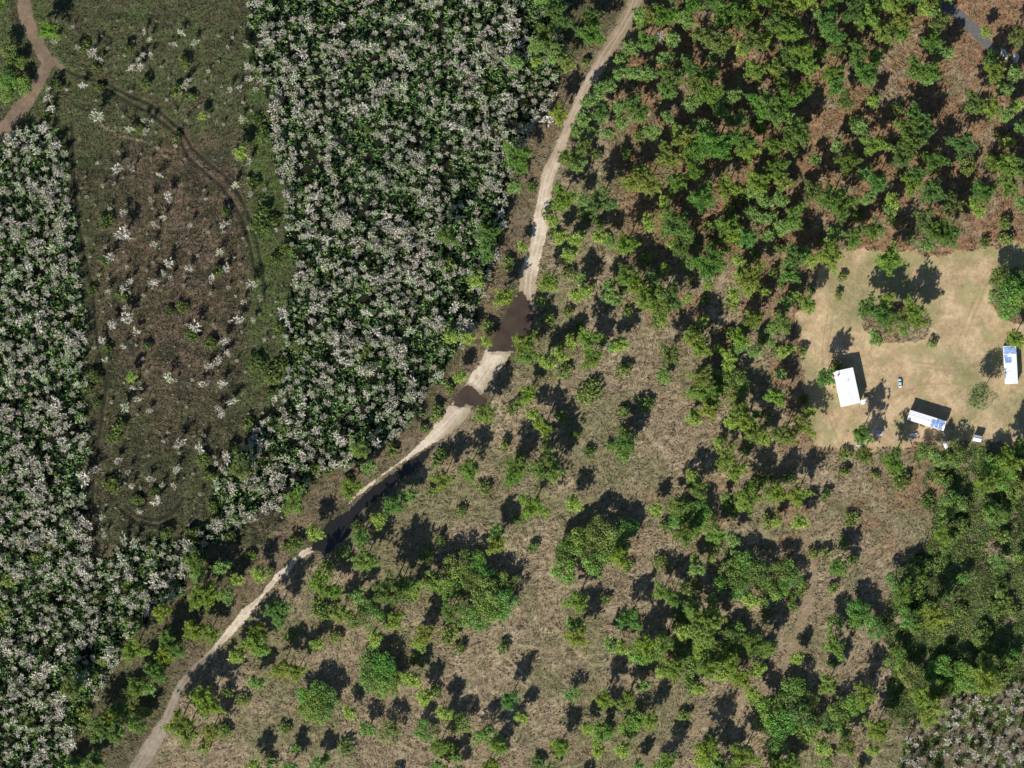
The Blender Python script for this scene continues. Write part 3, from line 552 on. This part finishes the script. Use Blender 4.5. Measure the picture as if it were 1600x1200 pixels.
def bush_obj(px, py, r, bright=True, k=0):
    rr = random; s = r * S / 1.7 * 1.05; x, y = base_xy(px, py, 1.2)
    o = link('shrub', rr.choice(BUSH), None, (x, y, -.1)); o.rotation_euler[2] = rr.uniform(0, 6.28); o.scale = (s, s, s * rr.uniform(.75, 1.15) if r < 12 else s * .8)
    g = rr.random(); q = .62 if px < 640 and py < 850 else .88; o.color = ((.8 + .55 * g) * q, (.85 + .3 * g) * q, (.7 + .25 * g) * q, 1)
    w = 'lime green shrub' if g > .66 else 'leafy green shrub' if g > .33 else 'deep green shrub'
    return tag(o, ulabel(sizeword(r + 2) + ' ' + w, px, py), 'shrub', 'shrubs dotted over the ground')
bushes = sorted([i for i in ITEMS if i[0] == 'b'], key=lambda t: -t[3])[:300]
for it in bushes: bush_obj(*it[1:])

# young pines past the first three hundred: one mesh
def merged(name, protos, pts, mat):
    Vs, Cs = [], []
    for (V, C), (x, y, z, s, sz, a, col) in pts:
        ca, sa = math.cos(a), math.sin(a); v = np.empty_like(V); v[:, 0] = (V[:, 0] * ca - V[:, 1] * sa) * s + x; v[:, 1] = (V[:, 0] * sa + V[:, 1] * ca) * s + y; v[:, 2] = V[:, 2] * sz + z
        Vs.append(v); Cs.append(C * np.array(col))
    return link(name, tri_mesh(name, np.concatenate(Vs), np.concatenate(Cs), mat))
def mesh_arrays(me):
    v = np.empty(len(me.vertices) * 3, np.float32); me.vertices.foreach_get('co', v); c = np.empty(len(me.vertices) * 4, np.float32); me.color_attributes['Col'].data.foreach_get('color', c)
    return v.reshape(-1, 3).astype(float), c.reshape(-1, 4)[:, :3].astype(float)
if rest_pines:
    arr = [mesh_arrays(p[0]) for p in PINES[0]]; pts = []
    for k, px, py, r in rest_pines:
        s = r * S / 2.6 * 1.05; x, y = base_xy(px, py, 5); col = (1.3, 1.2, .9) if k == 'y' else (.95, 1, 1); pts.append((random.choice(arr), (x, y, -.1, s, s * .8, random.uniform(0, 6.28), col)))
    tag(merged('young_pines', arr, pts, M_STUFF), 'many small young green pines spread between the bigger ones', 'young pines', kind='stuff')

# ------------------------------------------------------------------ bare swamp trees: poisson points in the grey stands
def poisson(mask_fn, box, step, n, rng, var_r=0):
    x0, y0, x1, y1 = box; px = rng.uniform(x0, x1, n); py = rng.uniform(y0, y1, n); x, y = W(px, py); ok = mask_fn(masks(x, y), x, y); x, y = x[ok], y[ok]
    g = {}; out = []; c = step * S
    for a, b in zip(x, y):
        loc = c * (1 + var_r * (float(vn(np.array(a), np.array(b), 9, 120)) - .5)); i, j = int(a // c), int(b // c); good = True
        for di in (-2, -1, 0, 1, 2):
            for dj in (-2, -1, 0, 1, 2):
                for q in g.get((i + di, j + dj), ()):
                    if (q[0] - a) ** 2 + (q[1] - b) ** 2 < loc * loc: good = False; break
                if not good: break
            if not good: break
        if good: g.setdefault((i, j), []).append((a, b)); out.append((a, b))
    return out
def dense(m, x, y):
    gap = fbm(x, y, 9, 130)
    thin = (m['px'] > 640) & (m['py'] > 380)
    return m['stand'] & (gap < np.where(thin, .55, .63))
pts = poisson(dense, (-30, -20, 900, 1230), 10.3, 44000, RNG, 1.0)
ptc = poisson(lambda m, x, y: m['clear'] & (m['mud'] > 3), (100, 30, 460, 850), 15, 520, RNG, .8)
pts3 = poisson(lambda m, x, y: m['stand3'], (1380, 1040, 1640, 1230), 12.5, 1200, RNG, .5)
hand = [(*W(i[1], i[2]), i[3] * S) for i in ITEMS if i[0] == 'c']
allc = [(x, y, r, 1) for x, y, r in hand]
hx = np.array([h[:2] for h in hand])
for x, y in pts3: allc.append((x, y, random.uniform(1.2, 2.9), 0))
for x, y in pts:
    if len(hx) and np.min(np.hypot(hx[:, 0] - x, hx[:, 1] - y)) < 2.4: continue
    allc.append((x, y, random.choice((.8, 1.2, 1.5, 1.75, 1.9, 2.1, 2.2, 2.5, 3.0)) * random.uniform(.9, 1.1) * 1.05, 0))
for x, y in ptc: allc.append((x, y, random.uniform(.35, 1.0) ** 1.3 * 1.15 + .2, 0))
procs = sorted([c for c in allc if not c[3]], key=lambda t: -t[2]); nh = len(hand)
singles = [c for c in allc if c[3]] + procs[:300 - nh]; mass = procs[300 - nh:]
def snag_tint():
    g = random.random(); q = random.uniform(.78, 1.12); return (q, q * (1 - .02 * g), q * (1.0 - .1 * g)) if g > .25 else (q * .9, q * 1.02, q * .8)
for x, y, r, hnd in singles:
    px, py = x / S + 800, 600 - y / S; s = r / 1.75 * (.95 if hnd else 1); e = random.choice((.84, 1, 1.2)); tt = snag_tint()
    o = link('bare_tree', random.choice(SNAG_M), None, (x, y, -.1)); o.scale = (s * e, s / e, s * random.uniform(.8, 1.1) if s < 1.3 else s * .75); o.rotation_euler[2] = random.uniform(0, 6.28); o.color = (*tt, 1)
    d = ('broad ' if r > 2.3 else 'little ' if r < 1.5 else '') + ('elongated ' if e != 1 else 'round ') + ('greenish ' if tt[2] < tt[1] * .93 else 'bright ' if tt[1] > .95 else 'dull ') + 'bleached bare tree'
    st = '' if hnd else ' packed in the corner stand' if px > 1300 else ' packed in the left edge stand' if inpoly(np.array([px]), np.array([py]), S2)[0] else ' packed in the central stand'
    tag(o, ulabel(d, px, py), 'bare tree', 'big bleached bare trees' + st)
tag(merged('bare_swamp_trees', SNAGS, [(random.choice(SNAGS), (x, y, -.1, r / 1.75, r / 1.75 * random.uniform(.75, 1.1), random.uniform(0, 6.28), snag_tint())) for x, y, r, _ in mass], M_STUFF),
    'thousands of smaller bleached leafless swamp trees filling the grey stands', 'bare trees', kind='stuff')

# ------------------------------------------------------------------ ground cover
TD = np.zeros((320, 420)); jj, ii = np.meshgrid(np.arange(420), np.arange(320))
for k, px, py, rr_ in ITEMS:
    if k in 'pydb':
        i0, j0 = int(py / 4) + 10, int(px / 4) + 10; a0, a1, b0, b1 = max(0, i0 - 12), i0 + 13, max(0, j0 - 12), j0 + 13
        sg = (rr_ * .8 + 5) / 4; TD[a0:a1, b0:b1] += np.exp(-((ii[a0:a1, b0:b1] - i0) ** 2 + (jj[a0:a1, b0:b1] - j0) ** 2) / (2 * sg * sg))
TD = np.clip(TD, 0, 1.3)
def clumps(name, x, y, L, w, col, k, up, label, cat, rng, z=0):
    n = len(x); m = masks(x, y); zz = height(x, y, m)
    o = np.repeat(np.stack([x, y, zz + z], -1), k, 0) + rng.normal(0, .18, (n * k, 3)) * np.repeat(L, k)[:, None] * np.array([1, 1, .15])
    a = rng.uniform(0, 6.28, n * k); d = unit(np.stack([np.cos(a), np.sin(a), rng.uniform(up[0], up[1], n * k)], -1))
    V = blades(o, d, np.repeat(L, k) * rng.uniform(.6, 1.1, n * k), np.repeat(w, k), rng)
    C = np.repeat(np.repeat(col, k, 0) * rng.uniform(.75, 1.25, (n * k, 1)), 3, 0)
    o = link(name, tri_mesh(name, V, C, M_STUFF)); return tag(o, label, cat, kind='stuff')
def pal(rng, n, cols, p):
    return np.array(cols)[rng.choice(len(cols), n, p=p)] * rng.uniform(.8, 1.2, (n, 1))
def scatter(n, box, fn):
    px = RNG.uniform(box[0], box[2], n); py = RNG.uniform(box[1], box[3], n); x, y = W(px, py); m = masks(x, y); ok = fn(m, x, y); return x[ok], y[ok], {k: v[ok] for k, v in m.items()}
FREE = lambda m: (m['track'] > 3) & ~m['pool'] & (m['lpath'] > 1.5) & (m['pave'] > 2)
x, y, m = scatter(95000, (-20, -20, 900, 1220), lambda m, x, y: m['stand'] & FREE(m) & (fbm(x, y, 5, 140) > .34))
n = len(x); g = fbm(x, y, 12, 145)
col = pal(RNG, n, [(.18, .33, .10), (.25, .42, .13), (.07, .13, .05), (.31, .44, .14), (.22, .215, .17)], [.28, .3, .2, .12, .10])
clumps('swamp_undergrowth', x, y, RNG.uniform(.6, 1.7, n), RNG.uniform(.4, .8, n), col, 6, (.3, 1.6), 'bright green undergrowth between the bare swamp trees', 'undergrowth', RNG, .35)
x, y, m = scatter(60000, (-20, -20, 470, 900), lambda m, x, y: m['clear'] & FREE(m) & (m['mud'] > 1.5))
n = len(x); grn = smooth01(fbm(x, y, 14, 150), .45, .62) * (1 - .8 * (1 - smooth01(np.hypot((m['px'] - 270) / 130, (m['py'] - 400) / 270), .6, 1.1)))
col = pal(RNG, n, [(.12, .095, .06), (.18, .15, .10), (.07, .075, .035), (.045, .045, .028), (.28, .25, .19)], [.3, .2, .3, .14, .06]); gm = RNG.random(n) < grn * .75
gm |= RNG.random(n) < .62 * (1 - smooth01(m['py'], 190, 280)) * smooth01(fbm(x, y, 7, 220), .42, .55)
gm |= RNG.random(n) < .6 * smooth01(m['px'], 375, 400) * (m['py'] < 700)
col[gm] = pal(RNG, gm.sum(), [(.09, .16, .045), (.13, .20, .055)], [.5, .5])
clumps('clearing_tussocks', x, y, RNG.uniform(.35, 1.0, n), RNG.uniform(.18, .4, n), col, 5, (.2, 1.5), 'brown and olive tussocks over the cleared swamp floor', 'tussocks', RNG)
x, y, m = scatter(150000, (-20, -20, 1620, 1220), lambda m, x, y: (~m['west'] | ~(m['stand'] | m['clear'])) & FREE(m) & ~m['yard'] & ~m['meadow'] & (m['spath'] > 1) & (m['lrut'] > -.3) & (fbm(x, y, 2.6, 160, 2) > .38))
n = len(x); g = fbm(x, y, 14, 165)
col = pal(RNG, n, [(.32, .25, .155), (.235, .178, .11), (.16, .13, .073), (.11, .125, .052), (.42, .345, .225)], [.32, .3, .18, .12, .08]); gm = RNG.random(n) < smooth01(g, .5, .68) * .4 + .03 + .42 * np.clip(treeden(m['px'], m['py']), 0, 1)
gm |= (RNG.random(n) < .5) & m['west'] & (m['verge'] > 0); col[m['west']] *= .72
col[gm] = pal(RNG, gm.sum(), [(.12, .19, .055), (.17, .22, .065), (.08, .14, .04)], [.4, .3, .3])
rd = (RNG.random(n) < .6) & (m['px'] > 960) & (m['py'] < 420); col[rd & ~gm] *= np.array([1.15, .75, .65])
clumps('scrub_ground_cover', x, y, RNG.uniform(.35, .95, n), RNG.uniform(.16, .36, n), col, 6, (.1, 1.0), 'tan palmetto and dry grass tufts over the scrubland', 'ground cover', RNG)
x, y, m = scatter(60000, (1350, 660, 1630, 1220), lambda m, x, y: (m['meadow'] | (m['stand3'] & (fbm(x, y, 5, 240) > .52))) & (fbm(x, y, 3.2, 170, 2) > .32))
n = len(x); col = pal(RNG, n, [(.17, .26, .075), (.24, .32, .09), (.07, .13, .035), (.26, .26, .12), (.28, .21, .13)], [.34, .25, .20, .13, .08])
q = vn(x, y, 4.5, 200); col *= (.55 + .9 * q)[:, None]
clumps('meadow_grass', x, y, RNG.uniform(.5, 1.3, n) * (.6 + 1.3 * vn(x, y, 3.6, 203)), RNG.uniform(.28, .6, n), col, 6, (.2, 1.4), 'rank green grass and ferns over the damp meadow', 'grass', RNG)
x, y, m = scatter(60000, (1240, 360, 1630, 720), lambda m, x, y: m['yard'] & (fbm(x, y, 16, 175) > .50))
n = len(x); col = pal(RNG, n, [(.28, .24, .11), (.19, .20, .08), (.36, .28, .15)], [.4, .2, .4])
clumps('lawn_grass', x, y, RNG.uniform(.10, .28, n), RNG.uniform(.06, .14, n), col, 4, (.3, 1.2), 'sparse short grass patches over the sandy yard', 'grass', RNG)

def strands(name, x, y, L, w, col, label, rng, zed=.12):
    n = len(x); m = masks(x, y); a = fbm(x, y, 26, 180) * 9 + rng.normal(0, .32, n); a += np.pi * (rng.random(n) < .5)
    d = unit(np.stack([np.cos(a), np.sin(a), rng.uniform(.02, .22, n)], -1)); o = np.stack([x, y, height(x, y, m) + zed], -1)
    V = blades(o, d, L, w, rng); C = np.repeat(col, 3, 0); return tag(link(name, tri_mesh(name, V, C, M_STUFF)), label, 'dry litter', kind='stuff')
x, y, m = scatter(190000, (60, -20, 1620, 1220), lambda m, x, y: (~m['west'] | ~(m['stand'] | m['clear'])) & FREE(m) & ~m['yard'] & (m['lrut'] > -.3) & (m['spath'] > 1) & (fbm(x, y, 3.5, 185, 2) > .40) & (~m['meadow'] | (fbm(x, y, 12, 188) > .56)))
n = len(x); col = pal(RNG, n, [(.365, .31, .205), (.275, .222, .142), (.10, .08, .05), (.23, .175, .107), (.16, .17, .08)], [.26, .28, .18, .16, .12])
col[m['west']] *= .7; rd = (RNG.random(n) < .75) & (m['px'] > 960) & (m['py'] < 420); col[rd] *= np.array([.9, .62, .5])
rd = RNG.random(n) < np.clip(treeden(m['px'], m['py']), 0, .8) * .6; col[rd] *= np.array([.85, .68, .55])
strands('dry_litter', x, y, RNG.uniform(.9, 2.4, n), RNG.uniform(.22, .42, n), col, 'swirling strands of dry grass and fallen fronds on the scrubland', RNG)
x, y, m = scatter(60000, (90, -20, 470, 880), lambda m, x, y: m['clear'] & FREE(m) & (m['mud'] > 2) & (fbm(x, y, 3.0, 195, 2) > .42))
n = len(x); col = pal(RNG, n, [(.19, .155, .105), (.12, .095, .06), (.035, .03, .022), (.09, .085, .045), (.30, .26, .2)], [.26, .26, .26, .16, .06])
strands('fallen_sticks', x, y, RNG.uniform(.8, 2.2, n), RNG.uniform(.16, .32, n), col, 'dark fallen sticks and rushes over the cleared swamp floor', RNG)

# ------------------------------------------------------------------ the yard: houses, shed, car, oddments
class MB:
    def __init__(s): s.v = []; s.f = []
    def box(s, x0, x1, y0, y1, z0, z1, top=None):
        b = len(s.v); s.v += [(x0,y0,z0),(x1,y0,z0),(x1,y1,z0),(x0,y1,z0),(x0,y0,z1),(x1,y0,z1),(x1,y1,z1),(x0,y1,z1)]
        s.f += [[b,b+3,b+2,b+1],[b+4,b+5,b+6,b+7],[b,b+1,b+5,b+4],[b+1,b+2,b+6,b+5],[b+2,b+3,b+7,b+6],[b+3,b,b+4,b+7]]; return s
    def prism(s, poly, z0, z1):
        b = len(s.v); n = len(poly); s.v += [(x, y, z0) for x, y in poly] + [(x, y, z1) for x, y in poly]
        s.f += [list(range(b + n - 1, b - 1, -1)), list(range(b + n, b + 2 * n))] + [[b+i, b+(i+1)%n, b+n+(i+1)%n, b+n+i] for i in range(n)]; return s
    def loft(s, rings, cap=True):
        b = len(s.v); n = len(rings[0])
        for r in rings: s.v += [tuple(p) for p in r]
        for k in range(len(rings) - 1):
            for i in range(n): a = b + k * n; s.f.append([a+i, a+(i+1)%n, a+n+(i+1)%n, a+n+i])
        if cap: s.f += [list(range(b + n - 1, b - 1, -1)), list(range(b + (len(rings)-1)*n, b + len(rings)*n))]
        return s
    def tube(s, x, y, z0, z1, r, n=10):
        return s.loft([[(x + r*math.cos(6.2832*i/n), y + r*math.sin(6.2832*i/n), z) for i in range(n)] for z in (z0, z1)])
    def build(s, name, mat, parent=None, bevel=0, loc=None):
        me = bpy.data.meshes.new(name); me.from_pydata(s.v, [], s.f); me.update(); me.materials.append(mat); o = link(name, me, parent, loc)
        if bevel: b = o.modifiers.new('bevel', 'BEVEL'); b.width = bevel; b.segments = 2; b.limit_method = 'ANGLE'
        return o
M_WHITE = mat_plain('white_metal', (.84, .85, .86), .5, col2=(.76, .765, .76), nscale=.9)
M_WALL = mat_plain('cream_siding', (.62, .60, .54), .7, noise=.08, nscale=1)
M_GLASS = mat_plain('window_glass', (.04, .05, .06), .15, noise=.1)
M_FRAME = mat_plain('frame_white', (.75, .75, .73), .5, noise=.04)
M_BLUE = mat_plain('blue_tarpaulin', (.07, .16, .42), .55, col2=(.30, .42, .66), nscale=1.2, bump=.05)
M_LBLUE = mat_plain('faded_tarpaulin', (.42, .56, .78), .55, col2=(.12, .22, .50), nscale=1.3, bump=.05)
M_WOOD = mat_plain('weathered_wood', (.30, .24, .17), .85, nscale=4)
M_CAR = mat_plain('pale_blue_paint', (.52, .68, .74), .3, noise=.02)
M_RUB = mat_plain('rubber', (.03, .03, .03), .85)
M_GREY = mat_plain('grey_sheet', (.50, .47, .50), .7, noise=.15, bump=.1, nscale=1)
M_SKIRT = mat_plain('skirting', (.35, .33, .30), .8)
M_SANDP = mat_plain('piled_sand', (.58, .53, .46), .95, noise=.15, nscale=1.2, bump=.15)

def gable_roof(L, Wd, z0, z1, over=.25):
    """ridge along x, with raised seams"""
    r = MB(); a, b = L / 2 + over, Wd / 2 + over
    prof = [(-b, z0), (0, z1), (b, z0), (b, z0 - .12), (0, z1 - .14), (-b, z0 - .12)]
    r.loft([[(x, y, z) for y, z in prof] for x in (-a, a)])
    x = -a + .45
    while x < a - .2:
        r.loft([[(x, s * b * .995, z0 + .003), (x + .07, s * b * .995, z0 + .003), (x + .07, s * b * .995, z0 + .05), (x, s * b * .995, z0 + .05)],
                [(x, s * .05, z1 - .01), (x + .07, s * .05, z1 - .01), (x + .07, s * .05, z1 + .035), (x, s * .05, z1 + .035)]] ) if False else None
        for s in (-1, 1):
            r.loft([[(x, s * b * .995, z0 + .004), (x + .07, s * b * .995, z0 + .004), (x + .07, s * b * .995, z0 + .05), (x, s * b * .995, z0 + .05)],
                    [(x, s * .05, z1 + .004), (x + .07, s * .05, z1 + .004), (x + .07, s * .05, z1 + .04), (x, s * .05, z1 + .04)]])
        x += .92
    r.box(-a, a, -.12, .12, z1 - .02, z1 + .06)
    return r

def mobile_home(name, label, cxy, ang, L, Wd, hw, hr, wins, doors, patches, notch=False):
    t = empty(name, (cxy[0], cxy[1], 0), ang); tag(t, label, 'house' if 'house' in name else 'mobile home')
    w = MB().box(-L/2, L/2, -Wd/2, Wd/2, .7, hw).build('wall', M_WALL, t)
    MB().box(-L/2 + .05, L/2 - .05, -Wd/2 + .05, Wd/2 - .05, 0, .7).build('skirting', M_SKIRT, t)
    gable_roof(L, Wd, hw + .12, hw + hr).build('roof', M_WHITE, t)
    vt = MB().tube(L * .18, -Wd * .12, hw, hw + hr + .35, .12).tube(L*.18, -Wd*.12, hw + hr + .35, hw + hr + .45, .2).build('roof_vent', M_GREY, t)
    for (u, s) in wins:
        f = MB().box(u - .6, u + .6, s * Wd/2 - .04, s * Wd/2 + .04, hw - 1.5, hw - .5).build('window', M_FRAME, t)
        MB().box(u - .5, u + .5, s * Wd/2 - .06, s * Wd/2 + .06, hw - 1.4, hw - .6).build('pane', M_GLASS, f)
    for (u, s) in doors:
        d = MB().box(u - .45, u + .45, s * Wd/2 - .05, s * Wd/2 + .05, .75, .75 + 2).build('door', M_FRAME, t)
        MB().box(u + .3, u + .38, s * (Wd/2 + .09) - .04, s * (Wd/2 + .09) + .04, 1.7, 1.8).build('handle', M_GLASS, d)
        st = MB()
        for k in range(3): st.box(u - .6, u + .6, min(s*(Wd/2 + .07), s*(Wd/2 + .35*(3-k) + .07)), max(s*(Wd/2 + .07), s*(Wd/2 + .35*(3-k) + .07)), k*.23 + (.002 if k else 0), (k+1)*.23)
        st.build('step', M_WOOD, t)
    for (u0, u1, v0, v1, mt) in patches:       # tarpaulin patches nailed on the roof
        a = Wd / 2 + .25; zz = lambda v: hw + .12 + (hr - .12) * (1 - abs(v) / a) + .09; p = MB(); rg = random.Random(int(u0 * 91 + v0 * 7)); nu, nv = 9, 7
        for i in range(nu + 1):
            for j in range(nv + 1):
                u = u0 + (u1 - u0) * i / nu; v = v0 + (v1 - v0) * j / nv
                if i in (0, nu): u += rg.uniform(-.35, .35)
                if j in (0, nv): v = max(-a, min(a, v + rg.uniform(-.25, .25)))
                p.v.append((u, v, zz(v) + rg.uniform(0, .08)))
        for i in range(nu):
            for j in range(nv): b = i * (nv + 1) + j; p.f.append([b, b + nv + 1, b + nv + 2, b + 1])
        o = p.build('roof_patch', mt, t); so = o.modifiers.new('thick', 'SOLIDIFY'); so.thickness = .02
        o['label'] = 'blue tarpaulin patch on the roof'
    return t
def axisdata(p0, p1, p2, p3):
    """roof corners: p0-p1 one long side, p3-p2 the other"""
    P = [Vector(W(*p)) for p in (p0, p1, p2, p3)]; c = sum(P, Vector((0, 0))) / 4; u = ((P[1] - P[0]) + (P[2] - P[3])) / 2; v = ((P[3] - P[0]) + (P[2] - P[1])) / 2
    return (c.x * .9985, c.y * .9985), math.atan2(u.y, u.x), u.length - .5, v.length - .5
c, a, L, Wd = axisdata((1308.0, 634.5), (1301.5, 580.3), (1332.5, 574.5), (1345, 630.5))
c, a, L, Wd = axisdata((1313.5, 635.5), (1301.5, 580.3), (1332.5, 574.5), (1344.5, 630.0))
mobile_home('white_house', 'large white roofed house at the left of the sandy yard', c, a, L, Wd, 5.7, .5, [(-6, 1), (-2, 1), (3, 1), (6, 1), (-5, -1), (1, -1), (5, -1)], [(-1, -1)], [])
c, a, L, Wd = axisdata((1416.5, 655.5), (1473.5, 673.0), (1479.5, 658.5), (1423, 640.5))
mobile_home('mobile_home', 'slanting long white trailer home with blue tarpaulins on its right end', c, a, L, Wd, 4.6, .4, [(-7, -1), (-4, -1), (2, -1), (6, -1), (-6, 1), (0, 1), (4, 1)], [(-1.5, -1)],
            [(2.3, 4.4, -2.5, 1.2, M_LBLUE), (4.6, 6.3, -2.3, 2.2, M_BLUE), (6.6, 8.4, -2.55, .8, M_BLUE), (5.2, 8.9, .9, 2.5, M_LBLUE)])
c, a, L, Wd = axisdata((1567, 541.5), (1570.5, 600), (1590.7, 599.5), (1587.7, 539.5))
mobile_home('mobile_home', 'upright long white trailer home with blue patches near its top end by the right edge', c, a, L, Wd, 3.9, .4, [(-6, 1), (-2, 1), (4, 1), (7, 1), (-5, -1), (0, -1), (5, -1)], [(2, -1)],
            [(-9.2, -5.6, -3.0, 3.1, M_LBLUE), (-8.9, -7.2, -2.4, 1.7, M_BLUE), (-3.6, -1.0, -2.6, .5, M_BLUE), (-5, -3.2, -2.9, -1.4, M_LBLUE)])
# shed
x, y = W(1526.5, 685); t = empty('garden_shed', (x, y, 0), math.radians(-12)); tag(t, 'small white shed on bare sand at the yard bottom right', 'shed')
MB().box(-1.8, 1.8, -1.35, 1.35, 0, 3.1).build('wall', M_WALL, t); gable_roof(3.6, 2.7, 3.2, 3.9, .2).build('roof', M_WHITE, t)
d = MB().box(-.5, .5, -1.42, -1.34, .02, 2.1).build('door', M_FRAME, t); MB().box(.3, .38, -1.5, -1.42, 1, 1.1).build('handle', M_GLASS, d)
# porch canopy beside the white house
x, y = W(1349, 628); t = empty('porch_canopy', (x, y, 0), math.radians(8)); tag(t, 'little white canopy on posts at the lower right of the white house', 'canopy')
MB().box(-1.5, 1.5, -1.2, 1.2, 2.6, 2.72).build('canopy_top', M_WHITE, t, .03)
for sx in (-1.35, 1.35):
    for sy in (-1.05, 1.05): MB().tube(sx, sy, 0, 2.6, .06).build('post', M_FRAME, t)
# parked car, pale blue
x, y = W(1406, 598.5); t = empty('parked_car', (x, y, 0), math.radians(97)); tag(t, 'pale blue car parked alone in the middle of the sandy yard', 'car')
def ring(x, hw, zb, zt): return [(x, -hw, zb), (x, -hw * 1.02, (zb + zt) / 2), (x, -hw * .9, zt), (x, 0, zt + .04), (x, hw * .9, zt), (x, hw * 1.02, (zb + zt) / 2), (x, hw, zb), (x, 0, zb)]
MB().loft([ring(-2.25, .72, .45, .78), ring(-2.05, .86, .3, .92), ring(-1.2, .9, .28, 1.0), ring(1.0, .9, .28, 1.0), ring(1.9, .86, .3, .86), ring(2.2, .7, .42, .72)]).build('body', M_CAR, t, .04)
def cab(x, hw, z): return [(x, -hw, z), (x, hw, z)]
MB().loft([[(-1.5, -.78, 1.0), (.95, -.78, 1.0), (.95, .78, 1.0), (-1.5, .78, 1.0)], [(-1.05, -.62, 1.5), (.35, -.62, 1.5), (.35, .62, 1.5), (-1.05, .62, 1.5)]]).build('windows', M_GLASS, t)
MB().box(-1.02, .32, -.6, .6, 1.503, 1.55).build('roof', M_CAR, t, .02)
for sx in (-1.4, 1.4):
    for sy in (-.84, .84):
        wv = []; w = MB(); w.loft([[(sx + .33*math.cos(k*.3927), sy + s, .33 + .33*math.sin(k*.3927)) for k in range(16)] for s in (-.1, .1)]); wo = w.build('wheel', M_RUB, t)
        r = MB(); s = math.copysign(.11, sy); r.loft([[(sx + .18*math.cos(k*.3927), sy + q, .33 + .18*math.sin(k*.3927)) for k in range(16)] for q in sorted((s * .5, s * 1.1))]); r.build('rim', M_GREY, wo)
for sy in (-.6, .6): MB().box(2.1, 2.26, sy - .15, sy + .15, .55, .7).build('headlight', M_FRAME, t)
for sy in (-.6, .6): MB().box(-2.3, -2.17, sy - .14, sy + .14, .6, .75).build('tail_light', mat_plain('tail_red', (.4, .03, .02), .3), t)
# tarpaulins and sheets lying about: rumpled real cloth
def rumple(name, label, cat, px, py, poly, mat, hmax, seed):
    rg = random.Random(seed); x0, y0 = W(px, py); n = len(poly); m = MB(); rings = []
    for f, z in ((1, .02), (.97, .1 * hmax + .05), (.8, .6 * hmax), (.5, .9 * hmax), (.2, hmax)):
        rings.append([((a * S) * f + rg.uniform(-.08, .08), (-b * S) * f + rg.uniform(-.08, .08), z * rg.uniform(.8, 1.2)) for a, b in poly])
    m.loft(rings); o = m.build(name, mat, None, 0, (x0, y0, 0)); tag(o, label, cat); return o
rumple('covered_pile', 'flat grey lavender sheet spread at the bottom of the yard below the big white house', 'tarpaulin', 1373, 677, [(-7,-5),(0,-5),(9,-4),(6,2),(2,6),(-4,5),(-6,0)], M_GREY, .5, 1)
rumple('covered_pile', 'crumpled white tarpaulin among the shrubs below the slanting trailer', 'tarpaulin', 1476, 695, [(-5,-5),(1,-6),(5,0),(6,5),(2,9),(-1,3)], M_WHITE, .5, 2)
rumple('covered_pile', 'small pale sheet on the ground below the yard near its lower left', 'tarpaulin', 1342, 698, [(-4,-4),(3,-4),(5,1),(2,4),(-4,3)], M_GREY, .4, 3)
rumple('sand_pile', 'left one of two pale sand piles beside the paved road corner', 'sand pile', 1569, 84, [(-5,-9),(1,-8),(5,-1),(7,6),(4,10),(-2,4),(-6,-2)], M_SANDP, 1.1, 4)['group'] = 'pale sand piles'
rumple('sand_pile', 'right one of two pale sand piles beside the paved road corner', 'sand pile', 1587, 90, [(-4,-7),(3,-8),(6,-2),(4,4),(2,9),(-3,6),(-6,1)], M_SANDP, 1.1, 5)['group'] = 'pale sand piles'
# utility trailer with white deck
x, y = W(1428, 679.5); t = empty('utility_trailer', (x, y, 0), math.radians(2)); tag(t, 'narrow white utility trailer parked just below the slanting trailer home', 'trailer')
MB().box(-2.1, 1.6, -.7, .7, .55, .65).box(-2.1, 1.6, -.74, -.66, .652, .95).box(-2.1, 1.6, .66, .74, .652, .95).build('deck', M_WHITE, t)
MB().box(1.6, 2.9, -.05, .05, .5, .6).build('drawbar', M_GREY, t)
for sy in (-.82, .82): MB().loft([[(-.3 + .3*math.cos(k*.5236), sy + s, .31 + .3*math.sin(k*.5236)) for k in range(12)] for s in (-.08, .08)]).build('wheel', M_RUB, t)
# airy yard tree
x, y = base_xy(1535, 620, 11); t = empty('yard_tree', (x, y, -.1), .6); tag(t, 'lone airy pale green tree on the sand left of the upright trailer', 'tree')
o = link('crown', OPENB, t, (0, 0, 6.5)); o.color = (1.15, 1.0, 1.25, 1); link('trunk', trunk_mesh(11.5, .26, 900), t)
print('ITEMSN pines', len(pines), 'rest', len(rest_pines), 'broad', len(broads), 'bush', len(bushes), 'snag', len(singles), len(mass))
